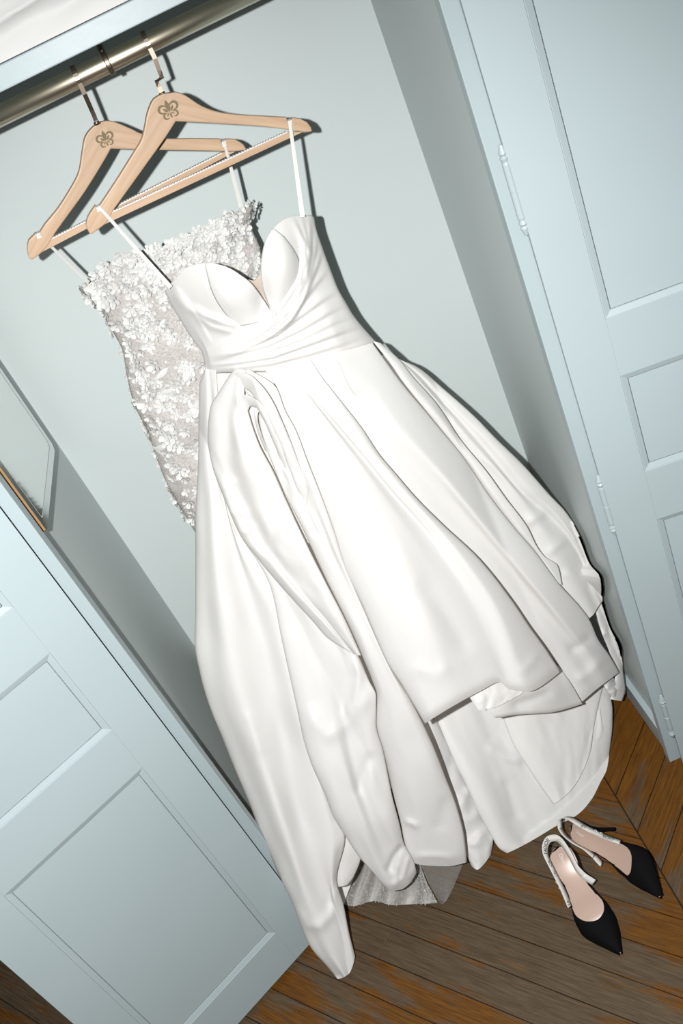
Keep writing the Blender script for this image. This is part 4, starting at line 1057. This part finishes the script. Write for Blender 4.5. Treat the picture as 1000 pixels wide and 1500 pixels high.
for px_t in range(26):                   # petals standing out along the outline
    j = random.uniform(0, nv * 0.88); p, n = lace_frame(1.2, j)
    if not hidden(*pix(p)): place(random.choice(FL), 'flower', p, n + np.array([-0.7, 0, 0.1]), random.uniform(0, 6.3), random.uniform(0.45, 0.75), 0.002)
for px_t in range(12):
    p, n = lace_frame(nu * (0.15 + 0.83 * px_t / 11.0), 0.3); place(random.choice(FL), 'flower', p, n + np.array([0, 0, 0.5]), random.uniform(0, 6.3), random.uniform(0.5, 0.8), 0.002)
k = 0
while k < 60:
    a = random.uniform(1.5, nu - 3); b = random.uniform(nv * 0.06, nv - 3); p, n = lace_frame(a, b); px, py = pix(p)
    k += 1
    if hidden(px, py): continue
    place(random.choice(LEAF), 'leaf', p, n + 0.15 * rng.normal(size=3), random.uniform(0, 6.3), random.uniform(0.8, 1.1), 0.0012)
# beads and sequins
SV, SF = [], []
for _ in range(3600):
    a = random.uniform(0.6, nu - 1.6); b = random.uniform(0, nv - 2); p, n = lace_frame(a, b)
    if hidden(*pix(p)): continue
    n = n + 0.55 * rng.normal(size=3); n /= np.linalg.norm(n); e = np.cross(n, [0.3, 0.2, 0.9]); e /= np.linalg.norm(e); f_ = np.cross(n, e); r = random.uniform(0.0006, 0.0013); i0 = len(SV); p = p + n * random.uniform(0.0012, 0.003)
    SV += [p + r * (math.cos(t) * e + math.sin(t) * f_) for t in (0, 1.047, 2.094, 3.142, 4.189, 5.236)]; SF.append(tuple(range(i0, i0 + 6)))
so = obj('sequins', SV, SF, m_seq, lace); so['kind'] = 'stuff'
strap(lace, (57, 344), (130, 414), at_hanger_y(57, 344, ro2), 0.285, 1.6, gap=2.0)
loop_top(lace, 56, 342, ro2[1], ro2[2])
strap(lace, (328, 207), (353, 304), at_hanger_y(328, 207, ro2), 0.300, 1.8, gap=2.4)
loop_top(lace, 327.5, 207, ro2[1], ro2[2])

# ================================================================== SHOES
def text_mesh(txt, size):
    cu = bpy.data.curves.new('lettering', 'FONT'); cu.body = txt; cu.size = size; cu.align_x = 'LEFT'; cu.resolution_u = 3; cu.offset = size * 0.018
    o = bpy.data.objects.new('lettering', cu); COL.objects.link(o)
    dg = bpy.context.evaluated_depsgraph_get(); me = bpy.data.meshes.new_from_object(o.evaluated_get(dg))
    bm = bmesh.new(); bm.from_mesh(me); bmesh.ops.triangulate(bm, faces=bm.faces); bmesh.ops.subdivide_edges(bm, edges=[e for e in bm.edges if e.calc_length() > size * .35], cuts=1)
    bmesh.ops.triangulate(bm, faces=bm.faces); bm.verts.index_update()
    V = [tuple(v.co) for v in bm.verts]; F = [tuple(v.index for v in f.verts) for f in bm.faces]; bm.free()
    bpy.data.objects.remove(o); bpy.data.curves.remove(cu); bpy.data.meshes.remove(me)
    return V, F
def shoe(label, Mw, flip=1, lean=0.95):
    root = empty('slingback_pump'); tag(root, label, 'shoe', 'black slingback pumps on the parquet'); root.matrix_world = Mw
    LN = 0.196
    def zprof(x): return float(pchip([0, .02, .045, .08, .105, .125, .155, .196], np.array([[.097], [.093], [.080], [.050], [.024], [.010], [.0065], [.0085]]), [x])[0, 0])
    def hw(x): return float(pchip([0, .005, .016, .032, .06, .09, .112, .126, .15, .176, .19, .196], np.array([[.004], [.0150], [.0235], [.0250], [.0200], [.0270], [.0345], [.0350], [.0270], [.0130], [.0055], [.0018]]), [x])[0, 0])
    def mid(x): return flip * (0.004 * math.sin(PI * min(1, x / 0.155)) - 0.006 * max(0, (x - 0.14) / 0.056))
    # sole: closed slab
    nx, ny = 46, 9; V = []; xs = [LN * (i / (nx - 1)) for i in range(nx)]
    for zz in (0.0, -0.0035):
        for x in xs:
            for j in range(ny):
                t = -1 + 2 * j / (ny - 1); V.append((x, mid(x) + hw(x) * t, zprof(x) + zz + (0.002 * t * t if zz == 0 else 0.001 * t * t)))
    n0 = nx * ny; F = grid_faces(nx, ny); top = [f[::-1] for f in F]; bot = [tuple(i + n0 for i in f) for f in F]
    sideF = []
    for i in range(nx - 1):
        a, b = i * ny, (i + 1) * ny; sideF += [(a, b, b + n0, a + n0), (a + ny - 1, a + ny - 1 + n0, b + ny - 1 + n0, b + ny - 1)]
    sideF += [(0, n0, n0 + ny - 1, ny - 1)] if False else []
    me = mesh('insole', V[:n0], top, True); link('insole', me, m_insole, root)
    V3 = V[n0:] + V[:n0]
    me = mesh('outsole', V, bot + sideF, True); link('outsole', me, m_blackg, root)
    # welt: black rim round the heel seat
    rim = []; xr_ = [0.09, .075, .06, .045, .032, .02, .010, .004, 0.0]
    for x in xr_: rim.append((x, mid(x) + hw(x), zprof(x)))
    for x in xr_[::-1][1:]: rim.append((x, mid(x) - hw(x), zprof(x)))
    Vt, Ft = tube(rim, 0.0020, 6); obj('heel_rim', Vt, Ft, m_black, root, True)
    # vamp shell
    na, nb = 30, 25; V = []
    for j in range(nb):
        ph = -1 + 2 * j / (nb - 1)
        x0 = 0.137 - 0.062 * abs(ph) ** 1.6
        for i in range(na):
            q = i / (na - 1); x = x0 + (LN + 0.0015 - x0) * q
            h = float(pchip([.07, .11, .135, .155, .18, .1975], np.array([[.016], [.030], [.033], [.026], [.015], [.006]]), [x])[0, 0])
            ww = hw(min(x, LN)) + 0.0022; a_ = ph * PI / 2
            yy = math.sin(a_); yy = math.copysign(abs(yy) ** 0.85, yy)
            V.append((x, mid(min(x, LN)) + ww * yy, zprof(min(x, LN)) - 0.004 + (h + 0.004) * math.cos(a_) ** 0.75 if abs(ph) < 1 else zprof(min(x, LN)) - 0.004))
    vo = obj('vamp', V, grid_faces(nb, na), m_black, root, True); s = vo.modifiers.new('thickness', 'SOLIDIFY'); s.thickness = 0.0016; s.offset = 1
    tag(vo, 'black pointed toe')
    # heel
    secs = []
    for q in np.linspace(0, 1, 10):
        z = zprof(0.02) * (1 - q) - 0.001 * (1 - q)
        r = 0.0038 + 0.0205 * (1 - q) ** 2.6
        cx = 0.0135 + 0.012 * (1 - q) ** 2.2
        ring_ = [(cx + r * 0.95 * math.cos(t) - 0.001, r * math.sin(t), z + (zprof(max(0.0, cx + r * math.cos(t))) - zprof(0.02)) * (1 - q) ** 4) for t in np.linspace(0, 2 * PI, 14, endpoint=False)]
        secs.append(ring_)
    V = [p for r_ in secs for p in r_]; F = []
    for i in range(9):
        for k_ in range(14): F.append((i * 14 + k_, (i + 1) * 14 + k_, (i + 1) * 14 + (k_ + 1) % 14, i * 14 + (k_ + 1) % 14))
    F.append(tuple(range(9 * 14, 10 * 14))[::-1])
    tag(obj('heel', V, F, m_black, root, True), 'slim black heel')
    # slingback ribbon
    ctrl = np.array([(.092, .0345, .048), (.065, .031, .076), (.04, .030, .098), (.018, .029, .111), (0, .022, .117), (-.010, .006, .119), (-.004, -.008, .118), (.012, -.013, .114), (.032, -.014, .105), (.052, -.013, .091), (.066, -.017, .079), (.080, -.029, .062)]) * [1, flip, 1]
    L = np.concatenate([[0], np.cumsum(np.linalg.norm(np.diff(ctrl, axis=0), axis=1))]); n = 90
    s_ = np.linspace(0, L[-1], n)
    P = pchip(L, ctrl, s_); T = np.gradient(P, axis=0); T /= np.linalg.norm(T, axis=1)[:, None]
    cen = np.array([0.04, 0.012 * flip, 0])
    out = np.cross(T, [0, 0, 1.0]); out /= np.linalg.norm(out, axis=1)[:, None]
    sgn = np.sign(np.sum(out * ((P - cen) * [0.6, 1, 0]), axis=1)); out *= sgn[:, None]
    bi = np.cross(out, T); bi *= np.sign(bi[:, 2])[:, None]
    bi = bi + out * lean; bi /= np.linalg.norm(bi, axis=1)[:, None]          # the band leans outwards and shows its face from above
    nf = np.cross(T, bi); nf *= np.sign(np.sum(nf * out, axis=1))[:, None]
    hb = 0.0064
    V = []
    for i in range(n): V += [P[i] - bi[i] * hb, P[i] + bi[i] * hb]
    ro = obj('ribbon', V, [(2 * i, 2 * i + 1, 2 * i + 3, 2 * i + 2) for i in range(n - 8)], m_rib2, root, True); sm = ro.modifiers.new('thickness', 'SOLIDIFY'); sm.thickness = 0.0011
    tag(ro, 'white ribbon slingback strap with black lettering')
    eo = obj('elastic_tab', V[2 * (n - 9):], [(2 * i, 2 * i + 1, 2 * i + 3, 2 * i + 2) for i in range(8)], m_ribbon, root, True); sm = eo.modifiers.new('thickness', 'SOLIDIFY'); sm.thickness = 0.0014
    # black edging lines and lettering on the ribbon
    def on_ribbon(d_, hgt, side=1):
        d_ = min(max(d_, 0), L[-1] - 1e-6); k_ = d_ / L[-1] * (n - 1); i = min(int(k_), n - 2); f_ = k_ - i
        p = P[i] * (1 - f_) + P[i + 1] * f_; b = bi[i] * (1 - f_) + bi[i + 1] * f_; nn_ = nf[i] * (1 - f_) + nf[i + 1] * f_
        return p + b * hgt + nn_ * 0.0011 * side
    TV, TF = text_mesh("J'ADIOR", 0.0098); wdt = max(v[0] for v in TV)
    V, F = [], []
    for start in (0.003, 0.060, 0.104, 0.150):
        for side in (1, -1):
            i0 = len(V)
            for x, y, z in TV:
                xx = start + (x if flip > 0 else wdt - x) * 0.92
                if side < 0: xx = start + (wdt - x if flip > 0 else x) * 0.92
                V.append(on_ribbon(xx, y - 0.0032, side))
            F += [tuple(i0 + q for q in f_) for f_ in TF]
    lo = obj('ribbon_lettering', V, F, m_ink, ro); tag(lo, 'black embroidered lettering on the white ribbon')
    for hh in (-0.0050, 0.0050):
        V = []
        for d_ in np.linspace(0.001, L[-1] * 0.90, 80): V += [on_ribbon(d_, hh - 0.0004), on_ribbon(d_, hh + 0.0004)]
        obj('ribbon_edging', V, [(2 * i, 2 * i + 1, 2 * i + 3, 2 * i + 2) for i in range(79)], m_ink, ro)
    # little flat bow where the ribbon meets the vamp
    bc = on_ribbon(0.044, 0, 2.0); kb = int(0.044 / L[-1] * (n - 1)); b_, t_, n_ = bi[kb], T[kb], nf[kb]
    for sg in (-1, 1):
        V = [bc]; 
        for t in np.linspace(0, 2 * PI, 12, endpoint=False): V.append(bc + t_ * sg * 0.0042 + t_ * 0.0042 * math.cos(t) + b_ * 0.0048 * math.sin(t) * (0.55 + 0.45 * abs(math.cos(t / 2 + (0 if sg > 0 else PI / 2)))) + n_ * 0.0016 * (1 + math.cos(t) * sg))
        obj('bow', V, [(0, 1 + i, 1 + (i + 1) % 12) for i in range(12)], m_rib2, ro, True)
        V2 = []
        for t in np.linspace(0, 2 * PI, 16, endpoint=False): 
            for rr in (0.6, 0.8): V2.append(bc + n_ * 0.0030 + t_ * sg * 0.0042 + (t_ * 0.0036 * math.cos(t) + b_ * 0.0038 * math.sin(t)) * rr)
        obj('bow_print', V2, [(2 * i, 2 * i + 1, (2 * i + 3) % 32, (2 * i + 2) % 32) for i in range(16)], m_ink, ro)
    # stamped maker's line on the insole
    V, F = [], []; TV2, TF2 = text_mesh('Dior', 0.0105); w2 = max(v[0] for v in TV2)
    for x, y, z in TV2:
        X = 0.034 - (y - 0.0035); Y = (x - w2 / 2) * 1.0
        X, Y = 0.014 + (x) * 1.0, -(y - 0.0035) * -1.0
        V.append((X, mid(X) + Y, zprof(X) + 0.0006 + 0.002 * (Y / hw(X)) ** 2))
    obj('insole_stamp', V, TF2, m_rib2, root)
    return root
def frame(o, x, z):
    x = np.array(x, float); x /= np.linalg.norm(x); z = np.array(z, float); z -= x * (z @ x); z /= np.linalg.norm(z); y = np.cross(z, x)
    Mx = Matrix.Identity(4)
    for i in range(3): Mx[i][0], Mx[i][1], Mx[i][2], Mx[i][3] = x[i], y[i], z[i], o[i]
    return Mx
T1 = U(904, 1398, 2, 0.010); H1 = U(815, 1240, 2, 0.097)
fw = (T1 - H1) * [1, 1, 0]; ln = np.linalg.norm(fw); fw /= ln; s1 = ln / 0.196
Ms1 = frame(np.array([H1[0], H1[1], 0.0005]), fw, (0, 0, 1)) @ Matrix.Scale(s1, 4)
shoe('black slingback pump standing upright nearer the camera', Ms1, -1)
Ms2 = frame((0.6542, -0.0685, 0.0078), (0.1018, -0.9889, 0.1085), (-0.8137, -0.0200, 0.5809)) @ Matrix.Scale(s1, 4)
shoe('black slingback pump tipped onto its side behind the other', Ms2, 1, -0.25)
